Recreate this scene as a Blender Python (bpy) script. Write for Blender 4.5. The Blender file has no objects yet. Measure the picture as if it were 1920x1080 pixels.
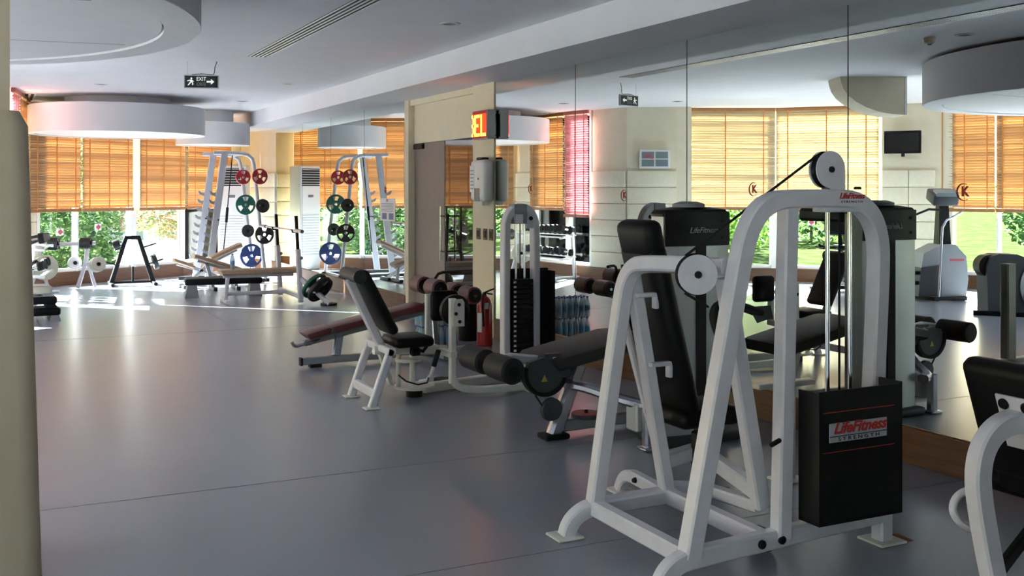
import bpy, bmesh, math, random
from mathutils import Vector, Matrix

# ------------------------------------------------------------------ camera, sky, sun, exposure
scene = bpy.context.scene
COL = scene.collection
random.seed(7)
PI = math.pi
V = Vector
CAM_H = 1.55
M = 4.6246                      # distance from camera to the mirror plane
CEIL = 2.92
cam_d = bpy.data.cameras.new('camera'); cam = bpy.data.objects.new('camera', cam_d); COL.objects.link(cam)
cam.location = (0, 0, CAM_H)
cam.rotation_euler = (PI/2, 0, -math.atan(960/1960))
cam_d.sensor_width = 36.0; cam_d.lens = 36.0*1960/1920; cam_d.shift_y = -185/1920
cam_d.clip_start = .05; cam_d.clip_end = 400
scene.camera = cam

world = bpy.data.worlds.new('sky'); scene.world = world; world.use_nodes = True
wn = world.node_tree.nodes; wl = world.node_tree.links
sky = wn.new('ShaderNodeTexSky'); sky.sky_type = 'NISHITA'; sky.sun_disc = False
SUN_EL, SUN_TRAVEL = math.radians(26), math.atan2(-.69, .72)       # sun height, direction the light travels
sky.sun_elevation = SUN_EL; sky.sun_rotation = PI/2 - (SUN_TRAVEL + PI)
sky.air_density = 1.0; sky.dust_density = 1.5; sky.ozone_density = 1.0
wl.new(sky.outputs[0], wn['Background'].inputs[0]); wn['Background'].inputs[1].default_value = 0.45
sun_d = bpy.data.lights.new('sun', 'SUN'); sun_d.energy = 60.0; sun_d.angle = math.radians(.6); sun_d.color = (.97, .97, 1.0)
sun = bpy.data.objects.new('sun', sun_d); COL.objects.link(sun)
sd = V((math.cos(SUN_TRAVEL)*math.cos(SUN_EL), math.sin(SUN_TRAVEL)*math.cos(SUN_EL), -math.sin(SUN_EL)))
sun.rotation_euler = sd.to_track_quat('-Z', 'Y').to_euler(); sun.location = (-6, 26, 18)
vs = scene.view_settings
vs.view_transform = 'Standard'; vs.look = 'None'; vs.gamma = 1.0; vs.use_curve_mapping = False
vs.exposure = 1.06
cy = scene.cycles
cy.use_denoising = True; cy.max_bounces = 14; cy.diffuse_bounces = 6; cy.glossy_bounces = 6
cy.transmission_bounces = 8; cy.transparent_max_bounces = 24; cy.sample_clamp_indirect = 8.0
cy.caustics_reflective = False; cy.caustics_refractive = False

# ------------------------------------------------------------------ materials
MT = {}
def nodes_of(m):
    m.use_nodes = True
    return m.node_tree.nodes, m.node_tree.links
def mat(name, col, rough=.5, metal=0., spec=.5, noise=0., nscale=30., bump=0., coat=0., emit=None, estr=0.):
    m = bpy.data.materials.new(name); n, l = nodes_of(m); b = n['Principled BSDF']
    b.inputs['Base Color'].default_value = (*col, 1); b.inputs['Roughness'].default_value = rough
    b.inputs['Metallic'].default_value = metal; b.inputs['Specular IOR Level'].default_value = spec
    if coat: b.inputs['Coat Weight'].default_value = coat; b.inputs['Coat Roughness'].default_value = .12
    if emit: b.inputs['Emission Color'].default_value = (*emit, 1); b.inputs['Emission Strength'].default_value = estr
    if noise or bump:
        tc = n.new('ShaderNodeTexCoord'); nz = n.new('ShaderNodeTexNoise'); nz.inputs['Scale'].default_value = nscale
        nz.inputs['Detail'].default_value = 5
        l.new(tc.outputs['Object'], nz.inputs['Vector'])
        if noise:
            r = n.new('ShaderNodeValToRGB'); e = r.color_ramp.elements
            e[0].position = .3; e[1].position = .7
            e[0].color = (*[max(0, c*(1-noise)) for c in col], 1); e[1].color = (*[min(1, c*(1+noise)) for c in col], 1)
            l.new(nz.outputs['Fac'], r.inputs[0]); l.new(r.outputs[0], b.inputs['Base Color'])
        if bump:
            bp = n.new('ShaderNodeBump'); bp.inputs['Strength'].default_value = bump; bp.inputs['Distance'].default_value = .01
            l.new(nz.outputs['Fac'], bp.inputs['Height']); l.new(bp.outputs[0], b.inputs['Normal'])
    MT[name] = m
    return m
mat('ceiling_paint', (.78, .79, .82), .9, noise=.02, nscale=3)
mat('drum_paint', (.82, .82, .83), .7, noise=.02, nscale=3)
mat('cream_paint', (.75, .68, .50), .75, noise=.03, nscale=6)
mat('taupe_paint', (.20, .165, .15), .5, noise=.06, nscale=14)
mat('pillar_pad', (.58, .475, .325), .55, noise=.03, nscale=10)
mat('pad_cream', (.80, .735, .56), .5, noise=.04, nscale=18, bump=.05)
mat('white_frame', (.80, .80, .78), .4)
mat('white_steel', (.74, .725, .775), .32, noise=.04, nscale=16, coat=.15)
mat('cream_steel', (.76, .73, .66), .35, noise=.04, nscale=16)
mat('silver_steel', (.46, .46, .54), .26, metal=.9)
mat('silver_paint', (.60, .61, .64), .34, metal=.4, noise=.05, nscale=5)
mat('chrome', (.70, .70, .74), .14, metal=1.)
mat('seam_grey', (.12, .13, .155), .5)
mat('black_vinyl', (.005, .005, .006), .46, spec=.18, noise=.2, nscale=60, bump=.04)
mat('black_plastic', (.007, .0075, .009), .42, spec=.22)
mat('black_metal', (.007, .0073, .008), .5, spec=.22, noise=.15, nscale=40)
mat('black_rubber', (.011, .011, .012), .75, spec=.3)
mat('foam_black', (.012, .012, .014), .6, spec=.3, bump=.12, nscale=120)
mat('grey_vinyl', (.028, .027, .028), .5, spec=.35, noise=.1, nscale=50)
mat('dark_grey', (.055, .058, .066), .5, spec=.35)
mat('mid_grey', (.30, .31, .33), .5)
mat('light_grey', (.55, .56, .57), .5)
mat('maroon_vinyl', (.115, .026, .030), .35, noise=.12, nscale=40)
mat('tan_vinyl', (.46, .33, .22), .5, noise=.08, nscale=30)
mat('red_paint', (.42, .012, .012), .3, coat=.3)
mat('red_print', (.50, .03, .03), .5)
mat('plate_red', (.40, .02, .03), .45)
mat('plate_green', (.012, .12, .085), .45)
mat('plate_blue', (.015, .035, .13), .45)
mat('plate_black', (.014, .016, .016), .45)
mat('plate_cream', (.62, .58, .46), .4)
mat('paper', (.82, .82, .84), .7)
mat('print_blue', (.16, .18, .30), .6)
mat('print_red', (.45, .10, .12), .6)
mat('print_grey', (.30, .31, .33), .6)
mat('rust', (.25, .09, .035), .9, noise=.4, nscale=40)
mat('label_grey', (.42, .44, .48), .4)
mat('switch_brown', (.085, .045, .03), .4)
mat('smoked', (.16, .18, .20), .25)
mat('smoke_cream', (.62, .52, .36), .5)
mat('soil_mat', (.10, .06, .04), .9)
mat('sign_black', (.012, .016, .016), .35)
mat('sign_glow', (.8, .85, .8), .5, emit=(.8, .9, .82), estr=.35)
mat('led_red', (.12, .0, .0), .5, emit=(1, .02, .0), estr=1.8)
mat('led_dark', (.06, .0, .0), .5, emit=(1, .0, .0), estr=.10)
mat('led_orange', (.8, .3, .05), .5, emit=(1.0, .30, .025), estr=4.5)
mat('tv_screen', (.010, .010, .012), .18)
mat('lcd', (.20, .25, .26), .2)
mat('stone', (.62, .58, .52), .9, noise=.08, nscale=8)
mat('paving', (.74, .735, .775), .9, noise=.06, nscale=3)
mat('building_white', (.80, .77, .72), .9)
mat('building_dark', (.03, .03, .035), .6)
mat('bark', (.16, .115, .08), .95, noise=.3, nscale=18)
mat('lawn_mat', (.062, .085, .028), 1.0, spec=0., noise=.35, nscale=2.2)
mat('gap_dark', (.02, .02, .022), .8)
mat('bottle_cap', (.05, .12, .35), .4)
mat('bottle_label', (.16, .34, .52), .5)

def wood(name, col, dark, rough=.45, scale=(1, 1, 14)):
    m = bpy.data.materials.new(name); n, l = nodes_of(m); b = n['Principled BSDF']; b.inputs['Roughness'].default_value = rough
    tc = n.new('ShaderNodeTexCoord'); mp = n.new('ShaderNodeMapping'); mp.inputs['Scale'].default_value = scale
    nz = n.new('ShaderNodeTexNoise'); nz.inputs['Scale'].default_value = 4; nz.inputs['Detail'].default_value = 8
    r = n.new('ShaderNodeValToRGB'); e = r.color_ramp.elements; e[0].position = .35; e[1].position = .68
    e[0].color = (*dark, 1); e[1].color = (*col, 1)
    l.new(tc.outputs['Object'], mp.inputs[0]); l.new(mp.outputs[0], nz.inputs['Vector']); l.new(nz.outputs['Fac'], r.inputs[0]); l.new(r.outputs[0], b.inputs['Base Color'])
    MT[name] = m
wood('wood_base', (.18, .074, .032), (.115, .046, .02))
mat('rack_grey', (.55, .57, .62), .4, metal=.25)

def floor_mat():
    m = bpy.data.materials.new('vinyl_floor'); n, l = nodes_of(m); b = n['Principled BSDF']
    tc = n.new('ShaderNodeTexCoord')
    n1 = n.new('ShaderNodeTexNoise'); n1.inputs['Scale'].default_value = .9; n1.inputs['Detail'].default_value = 2
    mp = n.new('ShaderNodeMapping'); mp.inputs['Scale'].default_value = (1.0, 2.2, 1)
    n2 = n.new('ShaderNodeTexNoise'); n2.inputs['Scale'].default_value = 2.2; n2.inputs['Detail'].default_value = 2
    l.new(tc.outputs['Object'], n1.inputs['Vector']); l.new(tc.outputs['Object'], mp.inputs[0]); l.new(mp.outputs[0], n2.inputs['Vector'])
    mx = n.new('ShaderNodeMath'); mx.operation = 'ADD'; l.new(n1.outputs['Fac'], mx.inputs[0]); l.new(n2.outputs['Fac'], mx.inputs[1])
    r = n.new('ShaderNodeValToRGB'); e = r.color_ramp.elements; e[0].position = .2; e[1].position = .8
    hv = n.new('ShaderNodeMath'); hv.operation = 'MULTIPLY'; hv.inputs[1].default_value = .5
    l.new(mx.outputs[0], hv.inputs[0]); l.new(hv.outputs[0], r.inputs[0])
    e[0].color = (.265, .28, .335, 1); e[1].color = (.285, .30, .355, 1)
    l.new(r.outputs[0], b.inputs['Base Color'])
    b.inputs['Roughness'].default_value = .26
    b.inputs['Specular IOR Level'].default_value = .55
    MT['vinyl_floor'] = m
floor_mat()

def mirror_mat():
    m = bpy.data.materials.new('mirror_silver'); n, l = nodes_of(m)
    n.remove(n['Principled BSDF']); g = n.new('ShaderNodeBsdfGlossy'); g.inputs['Color'].default_value = (.84, .90, .87, 1); g.inputs['Roughness'].default_value = 0.0
    l.new(g.outputs[0], n['Material Output'].inputs[0]); MT['mirror_silver'] = m
mirror_mat()
def glass_mat(name, tint, refl, transp=True, body=(.02, .02, .02)):
    m = bpy.data.materials.new(name); n, l = nodes_of(m); n.remove(n['Principled BSDF'])
    if transp: t = n.new('ShaderNodeBsdfTransparent'); t.inputs[0].default_value = (*tint, 1)
    else: t = n.new('ShaderNodeBsdfDiffuse'); t.inputs[0].default_value = (*body, 1)
    g = n.new('ShaderNodeBsdfGlossy'); g.inputs['Roughness'].default_value = 0.0 if transp else .02
    fr = n.new('ShaderNodeLayerWeight'); fr.inputs['Blend'].default_value = refl
    mx = n.new('ShaderNodeMixShader'); l.new(fr.outputs['Fresnel'], mx.inputs[0]); l.new(t.outputs[0], mx.inputs[1]); l.new(g.outputs[0], mx.inputs[2])
    l.new(mx.outputs[0], n['Material Output'].inputs[0]); MT[name] = m
glass_mat('window_glass', (.93, .97, .95), .25)
glass_mat('door_glass', (0, 0, 0), .62, transp=False, body=(.035, .028, .026))
mat('bottle_plastic', (.50, .70, .82), .12, spec=.6); MT['bottle_plastic'].node_tree.nodes['Principled BSDF'].inputs['Alpha'].default_value = .55
def translucent(name, col, tcol, f=.5, rough=.6, vary=.22):
    m = bpy.data.materials.new(name); n, l = nodes_of(m); b = n['Principled BSDF']
    b.inputs['Roughness'].default_value = rough
    gi = n.new('ShaderNodeNewGeometry'); t = n.new('ShaderNodeBsdfTranslucent')
    for c, sock in ((col, b.inputs['Base Color']), (tcol, t.inputs[0])):
        r = n.new('ShaderNodeValToRGB'); e = r.color_ramp.elements
        e[0].color = (*[x*(1-vary) for x in c], 1); e[1].color = (*[min(1, x*(1+vary*.8)) for x in c], 1)
        l.new(gi.outputs['Random Per Island'], r.inputs[0]); l.new(r.outputs[0], sock)
    mx = n.new('ShaderNodeMixShader'); mx.inputs[0].default_value = f
    l.new(b.outputs[0], mx.inputs[1]); l.new(t.outputs[0], mx.inputs[2]); l.new(mx.outputs[0], n['Material Output'].inputs[0]); MT[name] = m
translucent('blind_slat', (.50, .29, .125), (.68, .42, .19), .07)
translucent('blind_slat_pale', (.60, .47, .29), (.84, .72, .50), .09)
translucent('blind_slat_pink', (.75, .36, .38), (.88, .36, .46), .16)
mat('blind_rail', (.36, .16, .06), .5, noise=.12, nscale=12)
mat('blind_tape', (.62, .24, .06), .7)
mat('blind_rail_pink', (.50, .16, .12), .5)
def leafmat(name, a, b_):
    m = bpy.data.materials.new(name); n, l = nodes_of(m); b = n['Principled BSDF']; b.inputs['Roughness'].default_value = .6
    gi = n.new('ShaderNodeNewGeometry'); r = n.new('ShaderNodeValToRGB'); e = r.color_ramp.elements
    e[0].color = (*a, 1); e[1].color = (*b_, 1)
    l.new(gi.outputs['Random Per Island'], r.inputs[0]); l.new(r.outputs[0], b.inputs['Base Color'])
    t = n.new('ShaderNodeBsdfTranslucent'); l.new(r.outputs[0], t.inputs[0])
    mx = n.new('ShaderNodeMixShader'); mx.inputs[0].default_value = .5
    l.new(b.outputs[0], mx.inputs[1]); l.new(t.outputs[0], mx.inputs[2]); l.new(mx.outputs[0], n['Material Output'].inputs[0]); MT[name] = m
leafmat('leaf_dark', (.035, .085, .03), (.12, .22, .06))
leafmat('leaf_mid', (.07, .17, .03), (.22, .36, .07))
leafmat('leaf_flower', (.12, .25, .05), (.55, .30, .18))

# ------------------------------------------------------------------ helpers
ROOT = {}                                     # object -> (location, rotz) of its thing
def tag(o, label=None, cat=None, group=None, kind=None):
    if label: o['label'] = label
    if cat: o['category'] = cat
    if group: o['group'] = group
    if kind: o['kind'] = kind
    return o
def thing(name, label, cat, loc=(0, 0, 0), rotz=0., group=None, kind=None):
    o = bpy.data.objects.new(name, None); COL.objects.link(o); o.empty_display_size = .1
    o.location = loc; o.rotation_euler = (0, 0, rotz)
    ROOT[o] = (V(loc), rotz)
    return tag(o, label, cat, group, kind)
def tube_frames(pts):
    T = []
    for i in range(len(pts)):
        a = pts[max(i-1, 0)]; b = pts[min(i+1, len(pts)-1)]
        if 0 < i < len(pts)-1:
            d = (pts[i]-pts[i-1]).normalized() + (pts[i+1]-pts[i]).normalized()
        else: d = b-a
        T.append(d.normalized())
    return T
def chaikin(p, n):
    for _ in range(n):
        q = [p[0]]
        for i in range(len(p)-1):
            a, b = p[i], p[i+1]
            if i > 0: q.append(a*.75 + b*.25)
            if i < len(p)-2: q.append(a*.25 + b*.75)
        p = q + [p[-1]]
    return p
class MB:
    def __init__(s): s.bm = bmesh.new()
    def hull(s, pts):
        vs_ = [s.bm.verts.new(p) for p in pts]
        r = bmesh.ops.convex_hull(s.bm, input=vs_)
        junk = [g for g in r['geom_interior'] if isinstance(g, bmesh.types.BMVert)]
        if junk: bmesh.ops.delete(s.bm, geom=junk, context='VERTS')
        return s
    def box(s, c, sz, R=None, ch=0.):
        c = V(c); hx, hy, hz = [a/2 for a in sz]
        R = R or Matrix.Identity(3)
        pts = []
        if ch:
            ch = min(ch, hx*.9, hy*.9, hz*.9)
            for x in (-1, 1):
                for y in (-1, 1):
                    for z in (-1, 1):
                        pts += [V((x*(hx-ch), y*(hy-ch), z*hz)), V((x*(hx-ch), y*hy, z*(hz-ch))), V((x*hx, y*(hy-ch), z*(hz-ch)))]
            return s.hull([c + R @ p for p in pts])
        vs_ = [s.bm.verts.new(c + R @ V((x*hx, y*hy, z*hz))) for x in (-1, 1) for y in (-1, 1) for z in (-1, 1)]
        for f in ((0, 1, 3, 2), (4, 6, 7, 5), (0, 4, 5, 1), (2, 3, 7, 6), (0, 2, 6, 4), (1, 5, 7, 3)): s.bm.faces.new([vs_[i] for i in f])
        return s
    def lohi(s, a, b, ch=0.): return s.box([(a[i]+b[i])/2 for i in range(3)], [abs(b[i]-a[i]) for i in range(3)], None, ch)
    def pad(s, c, sz, r, R=None, seg=3):
        t = bmesh.new(); bmesh.ops.create_cube(t, size=1)
        for v in t.verts: v.co = V((v.co.x*sz[0], v.co.y*sz[1], v.co.z*sz[2]))
        bmesh.ops.bevel(t, geom=list(t.edges), offset=min(r, min(sz)*.49), segments=seg, affect='EDGES', profile=.5)
        R = R or Matrix.Identity(3); c = V(c); mp = {}
        for v in t.verts: mp[v] = s.bm.verts.new(c + R @ v.co)
        for f in t.faces: s.bm.faces.new([mp[v] for v in f.verts])
        t.free(); return s
    def ring_sweep(s, rings, closed_ends=True):
        R = [[s.bm.verts.new(p) for p in ring] for ring in rings]
        n = len(R[0])
        for i in range(len(R)-1):
            for k in range(n): s.bm.faces.new((R[i][k], R[i][(k+1) % n], R[i+1][(k+1) % n], R[i+1][k]))
        if closed_ends:
            s.bm.faces.new(R[0][::-1]); s.bm.faces.new(R[-1])
        return s
    def tube(s, pts, r, n=10, sm=0):
        pts = chaikin([V(p) for p in pts], sm); T = tube_frames(pts)
        up = V((0, 0, 1)) if abs(T[0].z) < .9 else V((1, 0, 0))
        a = T[0].cross(up).normalized(); rings = []
        for i, p in enumerate(pts):
            a = (a - T[i]*a.dot(T[i])).normalized(); b = T[i].cross(a)
            rr = r[i] if isinstance(r, (list, tuple)) else r
            rings.append([p + (a*math.cos(2*PI*k/n) + b*math.sin(2*PI*k/n))*rr for k in range(n)])
        return s.ring_sweep(rings)
    def rect(s, pts, w, h, side=None, ch=.008, sm=0):
        """rectangular steel tube; `side` is the axis the width w runs along; sm rounds the corners of the path"""
        pts = chaikin([V(p) for p in pts], sm); T = tube_frames(pts)
        a = V(side) if side else (T[0].cross(V((0, 0, 1))) if abs(T[0].z) < .9 else V((1, 0, 0)))
        rings = []; hw, hh = w/2, h/2
        sec = [(-hw+ch, -hh), (hw-ch, -hh), (hw, -hh+ch), (hw, hh-ch), (hw-ch, hh), (-hw+ch, hh), (-hw, hh-ch), (-hw, -hh+ch)]
        for i, p in enumerate(pts):
            a = (a - T[i]*a.dot(T[i])).normalized(); b = T[i].cross(a)
            rings.append([p + a*u + b*v for u, v in sec])
        return s.ring_sweep(rings)
    def cyl(s, p0, p1, r0, r1=None, n=20):
        p0, p1 = V(p0), V(p1); r1 = r0 if r1 is None else r1
        d = (p1-p0).normalized(); a = d.cross(V((0, 0, 1)) if abs(d.z) < .9 else V((1, 0, 0))).normalized(); b = d.cross(a)
        return s.ring_sweep([[p + (a*math.cos(2*PI*k/n)+b*math.sin(2*PI*k/n))*r for k in range(n)] for p, r in ((p0, r0), (p1, r1))])
    def lathe(s, prof, o=(0, 0, 0), axis=(0, 0, 1), n=24, close=False):
        """prof: list of (radius, height along axis)"""
        o = V(o); d = V(axis).normalized(); a = d.cross(V((0, 0, 1)) if abs(d.z) < .9 else V((1, 0, 0))).normalized(); b = d.cross(a)
        rings = [[o + d*h + (a*math.cos(2*PI*k/n)+b*math.sin(2*PI*k/n))*max(r, 1e-4) for k in range(n)] for r, h in prof]
        if close: rings.append(rings[0]); 
        R = [[s.bm.verts.new(p) for p in ring] for ring in (rings[:-1] if close else rings)]
        if close: R.append(R[0])
        for i in range(len(R)-1):
            for k in range(n): s.bm.faces.new((R[i][k], R[i][(k+1) % n], R[i+1][(k+1) % n], R[i+1][k]))
        if not close:
            s.bm.faces.new(R[0][::-1]); s.bm.faces.new(R[-1])
        return s
    def prism(s, poly, o, u, v, t):
        """polygon in the (u,v) plane at o, extruded by vector t"""
        o, u, v, t = V(o), V(u), V(v), V(t)
        A = [s.bm.verts.new(o+u*x+v*y) for x, y in poly]; B = [s.bm.verts.new(o+u*x+v*y+t) for x, y in poly]
        n = len(poly)
        s.bm.faces.new(A[::-1]); s.bm.faces.new(B)
        for i in range(n): s.bm.faces.new((A[i], A[(i+1) % n], B[(i+1) % n], B[i]))
        return s
    def poly(s, pts):
        s.bm.faces.new([s.bm.verts.new(p) for p in pts]); return s
    def mesh(s, name, m, smooth=True, ang=35):
        bmesh.ops.recalc_face_normals(s.bm, faces=s.bm.faces)
        me = bpy.data.meshes.new(name); s.bm.to_mesh(me); s.bm.free()
        me.materials.append(MT[m])
        if smooth:
            me.shade_smooth(); me.set_sharp_from_angle(angle=math.radians(ang))
        return me
    def build(s, name, m, parent=None, label=None, kind=None, local=False, smooth=True, ang=35):
        if parent is not None and not local:
            loc, rz = ROOT[parent]
            mi = (Matrix.Translation(loc) @ Matrix.Rotation(rz, 4, 'Z')).inverted()
            for v in s.bm.verts: v.co = mi @ v.co
        o = bpy.data.objects.new(name, s.mesh(name, m, smooth, ang)); COL.objects.link(o)
        if parent is not None: o.parent = parent; ROOT[o] = ROOT[parent]
        else: ROOT[o] = (V((0, 0, 0)), 0.)
        return tag(o, label, None, None, kind)
def arc(c, r, a0, a1, n, u, v):
    c, u, v = V(c), V(u), V(v)
    return [c + u*math.cos(a0+(a1-a0)*i/n)*r + v*math.sin(a0+(a1-a0)*i/n)*r for i in range(n+1)]
def circ2(r, n=24, cx=0, cy_=0): return [(cx+r*math.cos(2*PI*i/n), cy_+r*math.sin(2*PI*i/n)) for i in range(n)]
def copy_tree(o, parent=None):
    c = o.copy(); COL.objects.link(c); c.parent = parent
    if parent is None: pass
    ROOT[c] = ROOT.get(o, (V((0, 0, 0)), 0.))
    for ch in list(o.children): copy_tree(ch, c)
    return c
_font = [None]
def text(name, body, size, m, parent, o, xdir, up, depth=.002, shear=0., bold=0., sx=1.0, align='CENTER'):
    """flat lettering: mesh placed at world point o, running along xdir"""
    cu = bpy.data.curves.new('lettering_curve', 'FONT'); cu.body = body; cu.size = size; cu.shear = shear; cu.extrude = depth/2; cu.offset = bold
    cu.align_x = align; cu.align_y = 'CENTER'; cu.resolution_u = 3
    ob = bpy.data.objects.new('lettering_tmp', cu); COL.objects.link(ob)
    dg = bpy.context.evaluated_depsgraph_get(); dg.update()
    me = bpy.data.meshes.new_from_object(ob.evaluated_get(dg)); bpy.data.objects.remove(ob); bpy.data.curves.remove(cu)
    x, u = V(xdir).normalized(), V(up).normalized(); z = x.cross(u); o = V(o)
    loc, rz = ROOT[parent] if parent else (V((0, 0, 0)), 0)
    mi = (Matrix.Translation(loc) @ Matrix.Rotation(rz, 4, 'Z')).inverted()
    for v in me.vertices: v.co = mi @ (o + x*v.co.x*sx + u*v.co.y + z*v.co.z)
    me.materials.clear(); me.materials.append(MT[m])
    ob = bpy.data.objects.new(name, me); COL.objects.link(ob)
    if parent: ob.parent = parent; ROOT[ob] = ROOT[parent]
    return ob

# ------------------------------------------------------------------ room shell
W = dict(w0=(4.30, 21.00), w1=(2.95, 19.48), w2=(.50, 18.10), w3=(.33, 18.0), w4=(.29, 17.34), w5=(.06, 15.60), w6=(-.12, 14.79),
         w7=(-.85, 14.40), w8=(-.98, 14.68), w9=(-2.54, 13.94), w10=(-3.64, 12.66), w11=(-3.58, 12.56), w12=(-4.02, 11.88), w13=(-4.14, 11.94),
         w14=(-4.75, 10.30), w15=(-5.30, 8.20), w16=(-5.60, 5.50), w17=(-5.60, -4.2))
ROOM = [(M+.02, -4.2), (M+.02, 19.47)] + [W['w%d' % i] for i in range(18)]
fl = MB(); fl.prism([(x, y) for x, y in ROOM], (0, 0, -.10), (1, 0, 0), (0, 1, 0), (0, 0, .10))
floor = tag(fl.build('floor', 'vinyl_floor', smooth=False), kind='structure')
for a, b in (((-5.3, 11.72), (M-.02, 11.72)), ((-5.4, 5.53), (M-.02, 5.53)), ((-5.4, 3.95), (M-.02, 3.95)), ((2.36, 11.73), (2.36, 15.3)), ((.4, 11.73), (.4, 14.6))):
    s = MB()
    if a[1] == b[1]: s.lohi((a[0], a[1]-.003, 0), (b[0], a[1]+.003, .0008))
    else: s.lohi((a[0]-.004, a[1], 0), (a[0]+.004, b[1], .0012))
    s.build('floor_seam', 'dark_grey' if a[1] > 11 else 'seam_grey', floor, smooth=False)
RO = [(M+.5, -4.5), (M+.5, 20.2), (4.6, 21.2)] + [(W['w%d' % i][0]-.16, W['w%d' % i][1]+.12) for i in range(18)]
RO[-1] = (-5.8, -4.5)
ce = MB(); ce.prism(RO, (0, 0, CEIL), (1, 0, 0), (0, 1, 0), (0, 0, .35))
ceiling = tag(ce.build('ceiling', 'ceiling_paint', smooth=False), kind='structure')
b = MB(); b.lohi((3.996, -4.2, 2.67), (M+.3, 20.6, CEIL+.05)); tag(b.build('trim_1', 'ceiling_paint', smooth=False), 'white boxed beam running along the ceiling above the mirrors', None, None, 'structure')

# wall on the mirror side, with the door recess
wr = MB()
wr.lohi((M+.012, -4.2, 0), (M+.3, 9.846, 2.7)); wr.lohi((M-.012, 9.848, 0), (M+.3, 10.385, 2.7)); wr.lohi((M+.012, 12.40, 0), (M+.3, 19.52, 2.7))
wr.lohi((M+.16, 10.38, 0), (M+.3, 12.41, 2.7)); wr.lohi((M+.02, 10.38, 2.60), (M+.2, 12.41, 2.7)); wr.lohi((M-.006, 12.40, .0), (M+.1, 12.505, 2.67))
wall_right = tag(wr.build('wall_right', 'cream_paint', smooth=False), kind='structure')
hd = MB(); hd.lohi((M+.07, 10.39, 2.125), (M+.17, 12.395, 2.60)); hd.build('header_panel', 'cream_paint', wall_right, smooth=False)
dr = thing('door_1', 'dark double door with one smoked glass leaf in the mirror wall', None, (M+.08, 11.4, 0), 0, None, 'structure')
p = MB(); p.lohi((M+.075, 11.40, .005), (M+.12, 12.39, 2.12)); p.build('side_leaf', 'taupe_paint', dr, 'matt taupe door leaf', smooth=False)
p = MB(); p.lohi((M+.080, 10.40, .005), (M+.095, 11.395, 2.12)); p.build('glass_leaf', 'door_glass', dr, 'smoked glass door leaf', smooth=False)
p = MB(); p.tube([(M-.01, 11.31, .72), (M-.01, 11.31, 1.35)], .012); p.build('handle_bar', 'chrome', dr)
p = MB(); p.tube([(M-.01, 11.13, .72), (M-.01, 11.13, 1.35)], .010); p.build('handle_bar', 'black_metal', dr)
for z in (.83, 1.24):
    p = MB(); p.tube([(M-.01, 11.31, z), (M-.01, 11.13, z)], .010); p.tube([(M-.01, 11.22, z), (M+.085, 11.22, z)], .010); p.build('handle_bracket', 'black_metal', dr)
p = MB(); p.lohi((M+.04, 12.05, 2.05), (M+.10, 12.36, 2.115), .01); p.build('door_closer', 'black_plastic', dr)
wb = MB(); wb.lohi((-1.0, -4.4, 0), (M+.3, -4.2, 3)); wb.lohi((-5.9, -4.4, 0), (-4.0, -4.2, 3)); tag(wb.build('wall_back', 'cream_paint', smooth=False), kind='structure')

def along(A, B, s, off=0.):
    A, B = V((*A, 0)), V((*B, 0)); d = B-A; n = V((d.y, -d.x, 0)).normalized()
    if n.dot(V((1.5, 10, 0))-A) < 0: n = -n
    return A + d*s + n*off, d.normalized(), n
def slab(mb, A, B, s0, s1, o0, o1, z0, z1):
    p = [along(A, B, s, o)[0] for s, o in ((s0, o0), (s1, o0), (s1, o1), (s0, o1))]
    return mb.prism([(q.x, q.y) for q in p], (0, 0, z0), (1, 0, 0), (0, 1, 0), (0, 0, z1-z0))
# solid curved pieces of wall / columns with padded panels
def column(name, pts, rows, label, splits=None, ztop=1.86, back=.25):
    mb = MB(); base = MB()
    for i in range(len(pts)-1): slab(mb, pts[i], pts[i+1], -.002, 1.002, 0, -back, 0, CEIL)
    o = tag(mb.build(name, 'cream_paint', smooth=False), label, None, None, 'structure')
    for i in range(len(pts)-1):
        A, B = pts[i], pts[i+1]; L = (V(A)-V(B)).length
        if L < .15: continue
        k = (splits or {}).get(i, 1)
        for r in range(rows):
            z0 = .21 + (ztop-.21)*r/rows; z1 = .21 + (ztop-.21)*(r+1)/rows
            for j in range(k):
                c, d, n = along(A, B, (j+.5)/k, .022)
                R = Matrix((d, n, V((0, 0, 1)))).transposed()
                q = MB(); q.pad((c.x, c.y, (z0+z1)/2), (L/k-.006, .05, z1-z0-.005), .018, R, 2); q.build('padded_panel', 'pad_cream', o)
        q = MB(); slab(q, A, B, 0, 1, 0, .03, 0, .21); q.build('skirting', 'wood_base', o, smooth=False)
    return o
column('wall_corner', [(M+.02, 19.47), W['w0'], (3.99, 20.65)], 6, 'cream wall with padded panels closing the far corner', {0: 2})
column('column_1', [W['w2'], W['w3'], W['w4']], 6, 'cream column with padded panels beside the dumbbell rack', {0: 1, 1: 1})
column('column_2', [W['w5'], W['w6'], W['w7'], W['w8']], 6, 'wide cream column with padded panels carrying the first aid box')
column('column_3', [W['w10'], W['w11'], W['w12'], W['w13']], 6, 'cream column with padded panels carrying the television', {1: 2})
NB = [0]
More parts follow.
